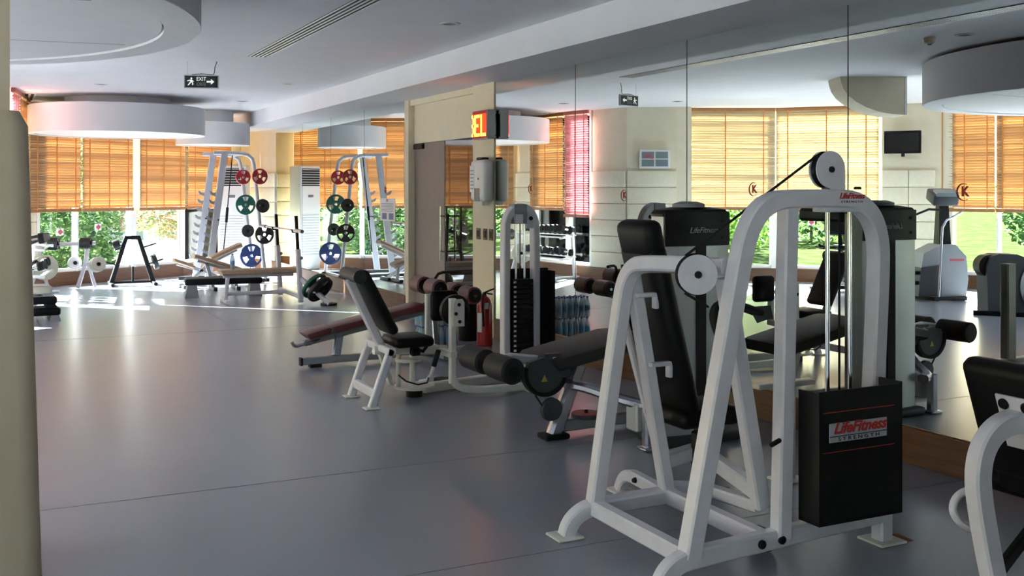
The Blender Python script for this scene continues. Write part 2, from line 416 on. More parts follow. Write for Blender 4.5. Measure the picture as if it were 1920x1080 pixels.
def window(A, B, posts, label, thin=()):
    """floor-to-ceiling glazing along A-B; posts: positions of white mullions (s, width)"""
    NB[0] += 1
    c, d, n = along(A, B, .5)
    w = thing('window_%d' % NB[0], label, None, (c.x, c.y, 0), 0, None, 'structure')
    L = (V(A)-V(B)).length
    q = MB(); slab(q, A, B, -.01, 1.01, .0, -.18, 0, .20); slab(q, A, B, -.005, 1.005, .03, -.18, .20, .215); q.build('baseboard', 'wood_base', w, smooth=False)
    q = MB(); slab(q, A, B, 0, 1, -.03, -.10, .215, .27); q.build('bottom_frame', 'white_frame', w, smooth=False)
    q = MB(); slab(q, A, B, 0, 1, -.03, -.10, 2.84, CEIL); q.build('top_frame', 'white_frame', w, smooth=False)
    e = [0.] + [s for s, _ in posts] + [1.]
    for s, wd in posts:
        q = MB(); slab(q, A, B, s-wd/2/L, s+wd/2/L, .02, -.12, .215, CEIL); q.build('mullion', 'white_frame', w, smooth=False)
    for i in range(len(e)-1):
        q = MB(); slab(q, A, B, e[i]+.001, e[i+1]-.001, -.060, -.068, .26, 2.85); q.build('pane', 'window_glass', w, smooth=False)
    return w
def blind(A, B, s0, s1, zb, label, m='blind_slat', rail='blind_rail', tilt=66, tape='blind_tape', off=.10, sag=0.):
    c, d, n = along(A, B, (s0+s1)/2, off)
    L = (V(A)-V(B)).length*(s1-s0)
    t = thing('venetian_blind', label, 'blind', (c.x, c.y, 0), math.atan2(d.y, d.x))
    # local frame: x along the blind, y = across; inward sign
    ny = 1 if V((-math.sin(ROOT[t][1]), math.cos(ROOT[t][1]), 0)).dot(n) > 0 else -1
    q = MB(); q.lohi((-L/2, -.03, 2.86), (L/2, .03, 2.918), .006); q.build('head_rail', rail, t, local=True, smooth=False)
    q = MB(); q.lohi((-L/2, -.028, zb), (L/2, .028, zb+.055), .006); q.build('bottom_rail', rail, t, local=True, smooth=False)
    q = MB(); z = zb+.085; sp = .041
    rnd = random.Random(label)
    while z < 2.85:
        a = math.radians(tilt + rnd.uniform(-9, 9)); k = rnd.uniform(-sag, sag)
        q.box((0, 0, z), (L-.004, .048, .0026), Matrix.Rotation(ny*a, 3, 'X') @ Matrix.Rotation(k, 3, 'Y')); z += sp
    o = q.build('slats', m, t, local=True, smooth=False, kind='stuff')
    for x in (-.38, 0, .38) if L > .6 else (-.3, .3):
        q = MB(); q.lohi((x*L-.009, ny*.028, zb+.03), (x*L+.009, ny*.031, 2.88)); q.build('ladder_tape', tape, t, local=True, smooth=False)
    return t
def sx(A, B, x): return (x-A[0])/(B[0]-A[0])
w0, w1, w2 = W['w0'], W['w1'], W['w2']
wc = (3.99, 20.65)
window(wc, w1, [(.03, .07), (.985, .03)], 'tall window bay behind the squat rack')
blind(wc, w1, .05, .985, 1.19, 'orange wooden blind hanging behind the squat rack')
window(w1, w2, [(sx(w1, w2, 2.05), .10), (sx(w1, w2, 1.13), .03), (.985, .05)], 'tall window bay behind the plate trees')
blind(w1, w2, .01, sx(w1, w2, 2.11), 1.185, 'orange wooden blind beside the thick white window post, over the flowering shrub')
blind(w1, w2, sx(w1, w2, 1.99), sx(w1, w2, 1.16), 1.185, 'orange wooden blind above the black plate tree')
blind(w1, w2, sx(w1, w2, 1.13), 1.05, 1.185, 'orange wooden blind above the white barbell rack')
w4, w5 = W['w4'], W['w5']
window(w4, w5, [(.02, .05), (.60, .10), (.98, .05)], 'tall window bay behind the dumbbell rack')
blind(w4, w5, .0, .585, 1.17, 'golden wooden blind over the dumbbell rack', tilt=60)
blind(w4, w5, .612, 1.0, 1.06, 'pink blind hanging lower than its golden neighbour over the dumbbells', 'blind_slat_pink', 'blind_rail_pink', 50, 'blind_rail_pink')
w8, w9, w10 = W['w8'], W['w9'], W['w10']
window(w8, w9, [(.015, .05), (.985, .08)], 'tall window bay beside the first aid column')
blind(w8, w9, .005, .985, 1.20, 'pale wooden blind with wavy uneven slats', 'blind_slat_pale', tilt=66, sag=.010)
window(w9, w10, [(.02, .05), (.985, .05)], 'tall window bay beside the television column')
blind(w9, w10, .02, .99, 1.20, 'brightly sunlit wooden blind with open slats beside the television', 'blind_slat_pale', tilt=58, sag=.004)
w13, w14, w15 = W['w13'], W['w14'], W['w15']
window(w13, w14, [(.015, .05), (.52, .03), (.985, .08)], 'tall window bay behind the stair climber')
blind(w13, w14, .005, .515, 1.20, 'golden wooden blind above the stair climber', tilt=62)
blind(w13, w14, .525, .99, 1.20, 'golden wooden blind above the elliptical trainer', tilt=62)
window(w14, w15, [(.015, .05), (.5, .05), (.985, .05)], 'tall window bay out of sight at the garden side')
blind(w14, w15, .005, .495, 1.20, 'golden wooden blind on the last garden window, next to the television side')
blind(w14, w15, .505, .995, 1.20, 'golden wooden blind at the solid end of the garden wall')

w16 = W['w16']
window(w15, w16, [(.015, .05), (.5, .05), (.985, .05)], 'unseen window bay level with the viewer, added for daylight')  # unseen bays along this wall, added to bring more daylight into the room
window(w16, (-5.6, .6), [(.015, .05), (.33, .05), (.66, .05), (.985, .05)], 'unseen window bay behind the viewer, added for daylight')
blind(w15, w16, .03, .48, 1.20, 'golden wooden blind level with the viewer, garden end')  # blinds on the added bays, hung to let in only low bounced light
blind(w15, w16, .52, .97, 1.20, 'golden wooden blind level with the viewer, rear end')
blind(w16, (-5.6, .6), .03, .48, 1.20, 'golden wooden blind behind the viewer, garden end')
blind(w16, (-5.6, .6), .52, .97, 1.20, 'golden wooden blind behind the viewer, rear end')
blind((-5.6, .6), (-5.6, -4.2), .03, .97, 1.20, 'long golden wooden blind at the back corner')
window((-5.6, .6), (-5.6, -4.3), [(.015, .05), (.33, .05), (.66, .05), (.985, .05)], 'unseen window bay at the back corner, added for daylight')  # last of the added bays, out of view

window((-4.0, -4.2), (-1.0, -4.2), [(.01, .05), (.5, .05), (.99, .05)], 'unseen unshaded window bay in the back wall, added for daylight')  # added out of view to light the faces turned toward the camera

# ------------------------------------------------------------------ mirrors
far_y = [12.523, 14.19, 15.862, 17.556, 19.46]
near_y = [9.846, 8.151, 6.461, 4.803, 3.13, 1.45, -.23, -1.9]
mlab = ['tall wall mirror panel carrying the white notice, next to the door', 'tall far mirror panel, second from the door', 'tall far mirror panel, third from the door',
        'tall far mirror panel at the corner by the air conditioner']
nlab = ['tall mirror panel behind the white weight stack, next to the switch pillar', 'tall mirror panel reflecting the exit sign', 'tall mirror panel behind the silver tower',
        'tall mirror panel at the black weight shroud', 'tall mirror panel beside the near seat', 'tall mirror panel just past the picture edge', 'tall mirror panel farthest behind the viewer']
def mirror(y0, y1, label, z0=.212, z1=2.668):
    q = MB(); q.lohi((M, min(y0, y1)+.003, z0), (M+.008, max(y0, y1)-.003, z1)); o = q.build('wall_mirror', 'mirror_silver', smooth=False)
    return tag(o, label, 'mirror')
for y in far_y[1:4] + near_y[1:7]:
    q = MB(); q.lohi((M-.0012, y-.004, .212), (M+.004, y+.004, 2.668)); q.build('mirror_joint', 'dark_grey', wall_right, smooth=False)
for i in range(4): mirror(far_y[i], far_y[i+1], mlab[i])
for i in range(7): mirror(near_y[i], near_y[i+1], nlab[i])
q = MB(); q.lohi((M-.012, 12.505, .2), (M+.012, 12.522, 2.67)); tag(q.build('trim_2', 'white_frame', smooth=False), kind='structure')
q = MB(); q.lohi((M-.018, 12.50, 0), (M+.05, 19.47, .206), .004); tag(q.build('baseboard_right', 'wood_base', smooth=False), kind='structure')
q = MB(); q.lohi((M-.018, -4.2, 0), (M+.05, 9.846, .206), .004); tag(q.build('baseboard_near', 'wood_base', smooth=False), kind='structure')
def k_logo(o, s, xdir=(0, -1, 0)):
    x = V(xdir); u = V((0, 0, 1)); nrm = x.cross(u); o = V(o)
    t = thing('mirror_sticker', None, 'sticker', o)
    text('letter', 'K', .075*s, 'red_print', t, o + x*.008, xdir, (0, 0, 1), .0015, bold=.002)
    q = MB(); n = 18; a = []
    for i in range(n+1):
        ang = math.radians(60 + 245*i/n); th = .0065*s*math.sin(PI*i/n)+.001
        a.append((ang, .045*s+th/2, .045*s-th/2))
    poly = [(r*math.cos(g), r*math.sin(g)) for g, r, _ in a] + [(r*math.cos(g), r*math.sin(g)) for g, _, r in a[::-1]]
    q.prism(poly, o - nrm*0, x, u, nrm*.0012); q.build('swoosh', 'red_print', t, smooth=False)
    return t
for y, z, l in ((9.03, 1.555, 'small red letter K sticker on the mirror beside the white weight stack'), (7.34, 1.50, 'small red letter K sticker on the mirror in front of the padded first aid column'),
                (5.69, 1.55, 'red letter K sticker on the mirror by the silver tower'), (3.954, 1.536, 'large red letter K sticker on the mirror beside the reflected stair climber'),
                (13.28, 1.545, 'red letter K sticker on the mirror above the white notice')):
    tag(k_logo((M-.0015, y, z), 1.0), l)
nt = thing('notice', 'white printed notice taped to the mirror next to the door', 'notice', (M, 13.2, 1.27))
q = MB(); q.lohi((M-.003, 12.90, 1.13), (M-.001, 13.50, 1.43)); q.build('sheet', 'paper', nt, smooth=False)
q = MB(); q.lohi((M-.004, 13.18, 1.385), (M-.0032, 13.24, 1.42)); q.build('emblem', 'print_red', nt, smooth=False)
for z in (1.36, 1.34, 1.32, 1.30, 1.28, 1.26): 
    q = MB(); q.lohi((M-.004, 12.96, z-.004), (M-.0032, 13.44, z+.004)); q.build('text_line', 'print_grey', nt, smooth=False)
for y in (13.05, 13.32):
    q = MB(); q.lohi((M-.004, y-.09, 1.15), (M-.0032, y+.09, 1.235)); q.build('picture', 'print_blue', nt, smooth=False)

# near pillar at the edge of the picture
pl = MB(); pl.lohi((-.40, 4.56, 0), (.035, 5.0, CEIL)); pil = tag(pl.build('pillar_near', 'pillar_pad', smooth=False), 'cream pillar beside the viewer', None, None, 'structure')
q = MB(); c0, c1 = .158, .105
for z, e in ((.02, c0), (1.80, c1), (1.86, c1-.03)): pass
pts = []
for z, xr, y0, xl in ((.0, .150, 4.50, -.46), (1.80, .100, 4.50, -.46), (1.86, .070, 4.53, -.43)):
    for k in range(5):
        a = PI/2*k/4; r = .07
        pts.append(V((xr-r+r*math.sin(a), y0+r-r*math.cos(a), z)))
    pts += [V((xl, y0, z)), V((xl, 5.05, z)), V((xr, 5.05, z))]
q.hull(pts); q.build('padded_wrap', 'pillar_pad', pil)

# ------------------------------------------------------------------ ceiling drums and fittings
def drum(c, r, zb, zt, label, neck=.62, ring=.2, seam=True):
    t = thing('ceiling_drum', label, 'ceiling drum', (c[0], c[1], zb))
    q = MB(); q.lathe([(r-ring, zb+.02), (r-ring, zb), (r-.004, zb), (r, zb+.004), (r, zt), (r-.02, zt+.01), (r*neck, zt+.01), (r*neck, zb+.06), (r-ring, zb+.06)], (c[0], c[1], 0), n=96, close=True)
    q.build('shell', 'drum_paint', t, ang=40)
    q = MB(); q.cyl((c[0], c[1], zb+.012), (c[0], c[1], zb+.03), r-ring-.012, n=96); ds = q.build('inner_disc', 'drum_paint', t, ang=40)
    q = MB(); q.cyl((c[0], c[1], zt), (c[0], c[1], CEIL-.001), r*neck-.001, n=72); q.build('neck', 'drum_paint', t, ang=40)
    if seam:
        for f in (-.35, .35):
            h = math.sqrt(1-f*f)*(r-ring-.02)
            q = MB(); q.box((c[0]+f*(r-ring)*.2, c[1]+f*(r-ring), zb+.0115), (2*h*.94, .008, .002), Matrix.Rotation(-.12, 3, 'Z')); q.build('panel_joint', 'mid_grey', ds, smooth=False)
    return t
drum((-1.38, 6.44), 2.43, 2.45, 2.88, 'huge white ceiling drum close overhead at the near pillar', .80, .20)
drum((1.62, 16.95), 1.27, 2.375, 2.78, 'large white ceiling drum in front of the plate tree windows', .60, .10, False)
drum((3.36, 18.80), .63, 2.32, 2.70, 'small white ceiling drum above the squat rack', .55, .08, False)
# curved bulkhead that drops from the ceiling behind the huge drum
t = thing('ceiling_bulkhead', 'cream bulkhead with a curved lower edge dropping from the ceiling by the huge drum', 'bulkhead', (-.3, 9.5, 2.6))
u_ = V((-.60, -.30, 0)).normalized(); q = MB()
q.prism([(-.10, CEIL-.001), (-.09, 2.86), (-.06, 2.77), (0, 2.69), (.10, 2.61), (.22, 2.545), (.38, 2.49), (.54, 2.462), (.68, 2.455), (.68, CEIL-.001)], (0, 9.6, 0), u_, (0, 0, 1), V((-.30, .60, 0)).normalized()*.5); q.build('panel', 'cream_paint', t, smooth=False)
q = MB(); q.prism([(.685, 2.455), (.71, 2.455), (.71, CEIL-.001), (.685, CEIL-.001)], (0, 9.6, 0), u_, (0, 0, 1), V((-.30, .60, 0)).normalized()*.5); q.build('light_gap_strip', 'white_frame', t, smooth=False)  # white strip drawn in place of the bright light gap at this end
def downlight(x, y, label):
    t = thing('downlight', label, 'downlight', (x, y, CEIL))
    q = MB(); q.lathe([(.055, CEIL-.006), (.085, CEIL-.006), (.088, CEIL), (.055, CEIL)], (x, y, 0), n=24, close=True); q.build('trim_ring', 'light_grey', t)
    q = MB(); q.cyl((x, y, CEIL-.003), (x, y, CEIL-.0005), .054, n=24); q.build('lamp', 'smoked', t)
for x, y, l in ((3.34, 7.98, 'round recessed downlight near the boxed beam'), (1.187, 14.6, 'round recessed downlight just before the large drum'), (3.355, 13.46, 'round recessed downlight in front of the far mirrors'),
                (3.39, 16.46, 'round recessed downlight close to the small drum'), (-.22, 13.48, 'round recessed downlight before the first aid column'), (1.58, 6.55, 'round recessed downlight at the end of the air slot')):
    downlight(x, y, l)
t = thing('smoke_detector', 'cream smoke detector on the ceiling beside the air slot', 'smoke detector', (1.73, 6.8, CEIL))
q = MB(); q.lathe([(.05, CEIL-.001), (.05, CEIL-.02), (.045, CEIL-.05), (.03, CEIL-.062)], (1.73, 6.8, 0), n=20); q.build('housing', 'smoke_cream', t)
q = MB(); q.cyl((1.73, 6.8, CEIL-.07), (1.73, 6.8, CEIL-.06), .018); q.build('sensor', 'dark_grey', t)
t = thing('air_vent', 'long linear air slot in the ceiling', 'vent', (2.39, 7, CEIL))
q = MB(); q.lohi((2.29, 3.4, CEIL-.004), (2.48, 10.85, CEIL-.001)); q.build('backing', 'gap_dark', t, smooth=False)
for i in range(5):
    x = 2.30 + .0425*i; q = MB(); q.lohi((x-.008, 3.4, CEIL-.008), (x+.008, 10.85, CEIL-.003)); q.build('slat', 'silver_paint', t, smooth=False)
t = thing('ceiling_grille', 'small slatted ceiling grille next to the near pillar', 'vent', (.30, 17.1, CEIL))
q = MB(); q.lohi((.16, 16.5, CEIL-.004), (.46, 17.7, CEIL-.001)); q.build('backing', 'gap_dark', t, smooth=False)
for i in range(5):
    x = .165 + .0725*i; q = MB(); q.lohi((x-.014, 16.5, CEIL-.015), (x+.014, 17.7, CEIL-.003)); q.build('slat', 'white_frame', t, smooth=False)
# exit sign: hangs square to the view of people walking in
ex = thing('exit_sign', 'hanging black exit sign with a running figure and an arrow', 'exit sign', (1.935, 11.5, 2.70))
X0, Y0 = 1.935, 11.5; d = V((math.cos(-.30), math.sin(-.30), 0)); up = V((0, 0, 1)); nn = V((d.y, -d.x, 0))
R = Matrix((d, -nn, up)).transposed(); c = V((X0, Y0, 2.70))
q = MB(); q.box(c, (.36, .028, .145), R, .003); q.build('housing', 'light_grey', ex)
for sgn in (1, -1):
    q = MB(); q.box(c + nn*.0148*sgn, (.34, .002, .125), R); q.build('face', 'sign_black', ex, smooth=False)
    o = c + nn*.0165*sgn; dx = d*sgn
    text('lettering', 'EXIT', .058, 'sign_glow', ex, o + up*.026, dx, up, .001, sx=.85)
    text('lettering', 'ÇIKIŞ', .046, 'print_grey', ex, o - up*.028, dx, up, .001, sx=.85)
    q = MB(); q.prism([(.055, -.009), (.10, -.009), (.10, -.03), (.135, 0), (.10, .03), (.10, .009), (.055, .009)], o, d, up, nn*.001*sgn); q.build('arrow', 'sign_glow', ex, smooth=False)
    q = MB(); f = V(o) - d*.11
    q.prism(circ2(.010, 12, .008, .034), f, d, up, nn*.001*sgn)
    q.prism([(-.012, .018), (.012, .022), (.02, -.004), (.008, -.008), (-.004, .002)], f, d, up, nn*.001*sgn)
    q.prism([(-.004, .0), (.008, -.006), (-.018, -.040), (-.032, -.040)], f, d, up, nn*.001*sgn)
    q.prism([(.006, -.004), (.018, -.004), (.03, -.024), (.022, -.040), (.014, -.034), (.018, -.022)], f, d, up, nn*.001*sgn)
    q.prism([(-.012, .018), (-.034, .012), (-.036, .002), (-.006, .008)], f, d, up, nn*.001*sgn)
    q.prism([(.010, .02), (.034, .004), (.030, -.002), (.008, .008)], f, d, up, nn*.001*sgn); q.build('running_figure', 'sign_glow', ex, smooth=False)
q = MB(); q.tube([c + d*.12 + up*.07, c + d*.135 + up*.10, c + d*.14 + up*.16, c + d*.16 + up*.22], .004, 6); q.tube([c - d*.10 + up*.075, c + up*.085, c + d*.12 + up*.075], .004, 6); q.build('cable', 'black_rubber', ex)
q = MB(); q.tube([c - d*.145 + up*.07, c - d*.145 + up*.22], .0015, 5); q.build('wire', 'silver_steel', ex)

# ------------------------------------------------------------------ garden
q = MB(); q.lohi((-60, -30, -.35), (60, 90, -.16)); tag(q.build('ground_lawn', 'lawn_mat', smooth=False), 'sunny green lawn around the building', None, None, 'structure')
pav = [(9, 20.6), (9, 34), (3.2, 34), (2.2, 24.5), (-1.0, 19.6), (-3.2, 16.6), (-6.0, 14.0), (-7.4, 10.6), (-9.5, 6), (-9.5, -6), (-5.0, -6), (-5.0, 9), (-3.5, 12), (-.8, 14.2), (.5, 17), (3.8, 20.0)]
q = MB(); q.prism(pav, (0, 0, -.16), (1, 0, 0), (0, 1, 0), (0, 0, .05)); tag(q.build('pavement', 'paving', smooth=False), 'pale sunlit paving outside the windows', None, None, 'structure')
q = MB(); q.lohi((-14, -26, -.16), (9, -4.6, -.11)); tag(q.build('pavement_bounce', 'paving', smooth=False), 'pale unseen paving added behind the viewer to bounce light indoors', None, None, 'structure')  # added out of view as a reflector for the back wall window
def leaves(q, c, rad, n, size, rnd, flat=1.):
    for _ in range(n):
        while True:
            v = V((rnd.uniform(-1, 1), rnd.uniform(-1, 1), rnd.uniform(-1, 1)))
            if .25 < v.length < 1: break
        v = v.normalized()*(v.length**.45)
        p = V(c) + V((v.x*rad[0], v.y*rad[1], v.z*rad[2]))
        a = V((rnd.uniform(-1, 1), rnd.uniform(-1, 1), rnd.uniform(-.6, .6))).normalized(); b = a.cross(V((rnd.uniform(-1, 1), rnd.uniform(-1, 1), 1))).normalized()
        s = size*rnd.uniform(.6, 1.25)
        q.bm.faces.new([q.bm.verts.new(p + a*s), q.bm.verts.new(p + b*s*.5), q.bm.verts.new(p - a*s), q.bm.verts.new(p - b*s*.5)])
def bush(name, label, cat, loc, blobs, n, size, m, trunk=None, group=None, seed=1):
    t = thing(name, label, cat, loc, 0, group); rnd = random.Random(seed); q = MB(); L = V(loc)
    vol = sum(r[0]*r[1]+r[1]*r[2]+r[0]*r[2] for _, r in blobs)
    for c, r in blobs: leaves(q, L + V(c), r, int(n*(r[0]*r[1]+r[1]*r[2]+r[0]*r[2])/vol), size, rnd)
    q.build('foliage', m, t, smooth=False, kind='stuff')
    q = MB()
    for pts, r in (trunk or [([(0, 0, -.3), (.02, 0, .5)], [.05, .03])]): q.tube([L + V(p) for p in pts], r, 8)
    q.build('trunk', 'bark', t)
    return t
G = -.16
bush('shrub', 'dense dark green shrub outside the window behind the barbell rack', 'shrub', (1.25, 22.6, G), [((0, 0, .75), (1.0, .8, .8)), ((-.7, .3, .9), (.8, .7, .9)), ((.3, .2, 1.3), (.7, .6, .5)), ((.2, -.3, .35), (.7, .5, .4))], 4200, .075, 'leaf_dark', seed=3)
bush('shrub', 'flowering shrub with yellow and pink blossom behind the black plate tree', 'shrub', (4.35, 26.0, G), [((0, 0, .75), (1.1, .7, .5)), ((.9, .2, .6), (.7, .5, .4)), ((-1.0, .3, 1.0), (.7, .4, .35))], 2600, .07, 'leaf_flower', seed=4)
bush('shrub', 'low pink flowering shrub by the pale planter', 'shrub', (3.2, 29.5, G), [((0, 0, .9), (.8, .5, .3))], 900, .06, 'leaf_flower', seed=5)
bush('shrub', 'leafy shrub with thin stems outside the wavy blind', 'shrub', (-4.1, 16.6, G), [((0, 0, 1.35), (.75, .7, .8)), ((.5, .4, 1.0), (.5, .5, .6)), ((-.5, -.2, 1.9), (.6, .6, .6))], 2600, .085, 'leaf_mid',
     [([(0, 0, -.1), (.05, .05, .7), (-.2, .1, 1.6)], [.05, .04, .02]), ([(0, 0, -.1), (.25, -.05, .6), (.5, .1, 1.2)], [.035, .03, .015])], seed=6)
bush('conifer', 'broad blue green conifer standing on the lawn', 'tree', (-14.3, 17.0, G), [((0, 0, 1.4), (1.7, 1.7, 1.4)), ((.1, 0, 2.7), (1.3, 1.3, 1.2)), ((0, 0, 4.0), (.8, .8, 1.2))], 5200, .12, 'leaf_dark',
     [([(0, 0, -.1), (0, 0, 4)], [.16, .05])], seed=7)
tr = [([(0, 0, -.2), (.05, 0, 1.8), (.0, .1, 3.2)], [.16, .12, .07])]
for i, (x, y, h, m, l) in enumerate(((-3.0, 28.6, 3.0, 'leaf_mid', 'light green tree past the dark shrub'), (-4.6, 34.0, 2.6, 'leaf_mid', 'bright green tree in the middle of the lawn'), (1.3, 30.6, 3.0, 'leaf_dark', 'dark tree farthest along the paving'),
                                     (-9.8, 33.5, 3.6, 'leaf_dark', 'dark spreading tree at the hedge'), (-11, 25, 3.4, 'leaf_mid', 'tall light tree at the hedge corner'), (-24.5, 19, 3.8, 'leaf_dark', 'dark tree beyond the end hedge'))):
    bush('garden_tree', l, 'tree', (x, y, G), [((0, 0, h), (1.6, 1.6, 1.2)), ((.7, .4, h-.7), (1.0, 1.0, .8)), ((-.8, -.3, h-.6), (1.1, 1.0, .8)), ((0, .2, 1.2), (1.0, .9, .7))], 3000, .12, m, tr, 'garden trees', 20+i)
for i, (x0, y0, x1, y1) in enumerate(((-21, 11, -18.4, 21), (-17.6, 24, -11.6, 29.6), (-8.6, 35.5, -2.0, 37.5))):
    q = MB(); rnd = random.Random(40+i); n = 16; t = thing('hedge', ('clipped dark hedge at the far end of the lawn', 'clipped dark hedge along the middle of the lawn', 'clipped dark hedge behind the garden trees')[i], 'hedge', ((x0+x1)/2, (y0+y1)/2, G))
    for k in range(n):
        s = (k+.5)/n; leaves(q, (x0+(x1-x0)*s, y0+(y1-y0)*s, .95), (.75, .75, 1.25), 260, .14, rnd)
    q.build('foliage', 'leaf_dark', t, smooth=False, kind='stuff')
    q = MB()
    for k in range(n):
        s = (k+.5)/n; p = V((x0+(x1-x0)*s, y0+(y1-y0)*s, G-.02)); q.tube([p, p + V((0, 0, 1.4))], [.05, .03], 6)
    q.build('stems', 'bark', t)
# planter urn seen in the mirror, low wall, neighbouring house
t = thing('planter', 'pale stone urn planter on the paving', 'planter', (-8.9, 12.9, G))
q = MB(); q.lathe([(.16, 0), (.16, .06), (.10, .12), (.20, .35), (.30, .62), (.34, .66), (.34, .72), (.28, .72), (.26, .62)], (-8.9, 12.9, G), n=24); q.build('urn', 'stone', t)
q = MB(); q.cyl((-8.9, 12.9, G+.60), (-8.9, 12.9, G+.66), .26); q.build('soil', 'soil_mat', t)
t = thing('garden_wall', 'low white planter wall in front of the flowering shrub', 'wall', (4.2, 25.0, G))
q = MB(); q.lohi((2.6, 24.9, G), (6.4, 25.1, .32), .01); q.build('body', 'building_white', t)
q = MB(); q.lohi((2.55, 24.85, .32), (6.45, 25.15, .38), .01); q.build('coping', 'stone', t)
t = thing('house', 'white house with tall pillars and dark openings beyond the garden', 'house', (4.5, 36, G))
q = MB(); q.lohi((-.5, 36.5, G), (12, 37, 5)); q.build('wall', 'building_white', t, smooth=False)
q = MB(); q.lohi((-.5, 33.6, 3.6), (12, 36.6, 4.0)); q.build('canopy', 'building_white', t, smooth=False)
for x in (4.2, 5.5, 6.8, 8.1): 
    q = MB(); q.lohi((x-.22, 33.8, G), (x+.22, 34.2, 3.6), .02); q.build('pillar', 'building_white', t)
for x in (.8, 2.6):
    q = MB(); q.lohi((x-.55, 36.44, G), (x+.55, 36.51, 2.6)); q.build('window', 'building_dark', t, smooth=False)
# small warning squares on the window panes
def pane_sticker(A, B, s, z, label):
    c, d, n = along(A, B, s, -.050); t = thing('window_sticker', label, 'sticker', (c.x, c.y, z))
    q = MB(); R = Matrix((d, n, V((0, 0, 1)))).transposed(); q.box((c.x, c.y, z), (.11, .003, .11), R); q.build('paper_square', 'paper', t, smooth=False)
    q = MB(); q.box(V((c.x, c.y, z)) + n*.002, (.07, .002, .07), R @ Matrix.Rotation(.78, 3, 'Y')); q.build('red_mark', 'print_red', t, smooth=False)
pane_sticker(w1, w2, sx(w1, w2, .90), .86, 'small white square sticker on the pane behind the dark shrub side')
pane_sticker(w1, w2, sx(w1, w2, 1.50), .92, 'small white square sticker on the pane above the black plate tree')
pane_sticker(W['w9'], W['w10'], .35, 1.0, 'small white square sticker on the pane beside the exercise bike')
pane_sticker(W['w13'], W['w14'], .85, .98, 'small white square sticker on the pane behind the elliptical trainer')

# ------------------------------------------------------------------ wall fittings
t = thing('led_sign', 'red LED ticker box with glowing orange letters on the switch pillar', 'LED sign', (M-.012, 9.96, 2.22))
q = MB(); q.lohi((M-.125, 9.78, 2.075), (M-.012, 10.13, 2.375), .006); q.build('housing', 'light_grey', t)
q = MB(); q.lohi((M-.129, 9.785, 2.08), (M-.124, 10.125, 2.37)); q.build('screen', 'led_dark', t, smooth=False)
q = MB(); q.lohi((M-.131, 9.785, 2.115), (M-.128, 10.125, 2.335)); q.build('lit_field', 'led_red', t, smooth=False)
GL = {'B': ['1110', '1001', '1001', '1110', '1001', '1001', '1110'], 'E': ['1111', '1000', '1000', '1110', '1000', '1000', '1111'], 'L': ['1000', '1000', '1000', '1000', '1000', '1000', '1111']}
for g, y0, skip in (('B', 10.19, 2), ('E', 10.055, 0), ('L', 9.90, 0)):
    q = MB()
    for r in range(7):
        for cc in range(skip, 4):
            if GL[g][r][cc] == '1':
                yy = y0 - cc*.032; zz = 2.325 - r*.0325; q.box((M-.1325, yy, zz-.012), (.003, .031, .031))
    q.build('letter', 'led_orange', t, 'glowing orange letter', smooth=False)
q = MB(); q.tube([(M-.03, 9.80, 2.14), (M-.02, 9.775, 2.10), (M-.018, 9.77, 2.2), (M-.02, 9.78, 2.33)], .007, 6); q.build('cable', 'black_rubber', t)
t = thing('paper_dispenser', 'white wall dispenser with a printed note under the LED sign', 'dispenser', (M-.012, 9.98, 1.4))
q = MB(); q.pad((M-.082, 9.98, 1.64), (.14, .34, .44), .045); q.build('body', 'white_frame', t)
q = MB(); q.lohi((M-.156, 9.90, 1.43), (M-.149, 10.03, 1.56), .003); q.build('window', 'smoked', t)
q = MB(); q.lohi((M-.155, 10.03, 1.52), (M-.1525, 10.14, 1.80)); nt = q.build('note', 'paper', t, smooth=False)
for k in range(6):
    q = MB(); q.lohi((M-.1562, 10.045, 1.55+.038*k), (M-.1552, 10.125, 1.563+.038*k)); q.build('text_line', 'print_grey', nt, smooth=False)
q = MB(); q.lohi((M-.12, 9.90, 1.855), (M-.04, 10.06, 1.885), .01); q.build('top_catch', 'black_plastic', t)
q = MB(); q.cyl((M-.156, 9.93, 1.66), (M-.150, 9.93, 1.66), .012); q.build('lock', 'dark_grey', t)
q = MB(); q.lohi((M-.12, 9.90, 1.385), (M-.05, 10.0, 1.43)); q.build('paper_towel', 'paper', t, smooth=False)
for y, l in ((10.225, 'brown wall switch nearest the door'), (10.05, 'brown wall switch in the middle of the row of three'), (9.905, 'brown wall switch nearest the mirror edge')):
    t = thing('wall_switch', l, 'switch', (M-.012, y, 1.07), 0, 'brown switches')
    q = MB(); q.lohi((M-.024, y-.045, 1.015), (M-.012, y+.045, 1.135), .004); q.build('plate', 'switch_brown', t)
    q = MB(); q.lohi((M-.030, y-.025, 1.04), (M-.022, y+.025, 1.11), .003); q.build('rocker', 'black_plastic', t)
t = thing('fire_extinguisher', 'red fire extinguisher standing at the foot of the switch pillar', 'extinguisher', (4.32, 9.44, 0))
q = MB(); q.lathe([(.070, 0), (.078, .01), (.078, .40), (.072, .44), (.050, .475), (.026, .49), (.024, .505)], (4.32, 9.44, 0), n=28); q.build('cylinder', 'red_paint', t)
q = MB(); q.cyl((4.32, 9.44, .505), (4.32, 9.44, .53), .018); q.tube([(4.32, 9.44, .525), (4.36, 9.40, .55), (4.39, 9.37, .565)], .008, 8); q.tube([(4.32, 9.44, .53), (4.35, 9.41, .515), (4.38, 9.38, .51)], .007, 8); q.build('valve', 'black_metal', t)
q = MB(); q.tube([(4.31, 9.43, .52), (4.27, 9.38, .50), (4.26, 9.355, .42), (4.27, 9.35, .2)], .011, 8); q.build('hose', 'black_rubber', t)
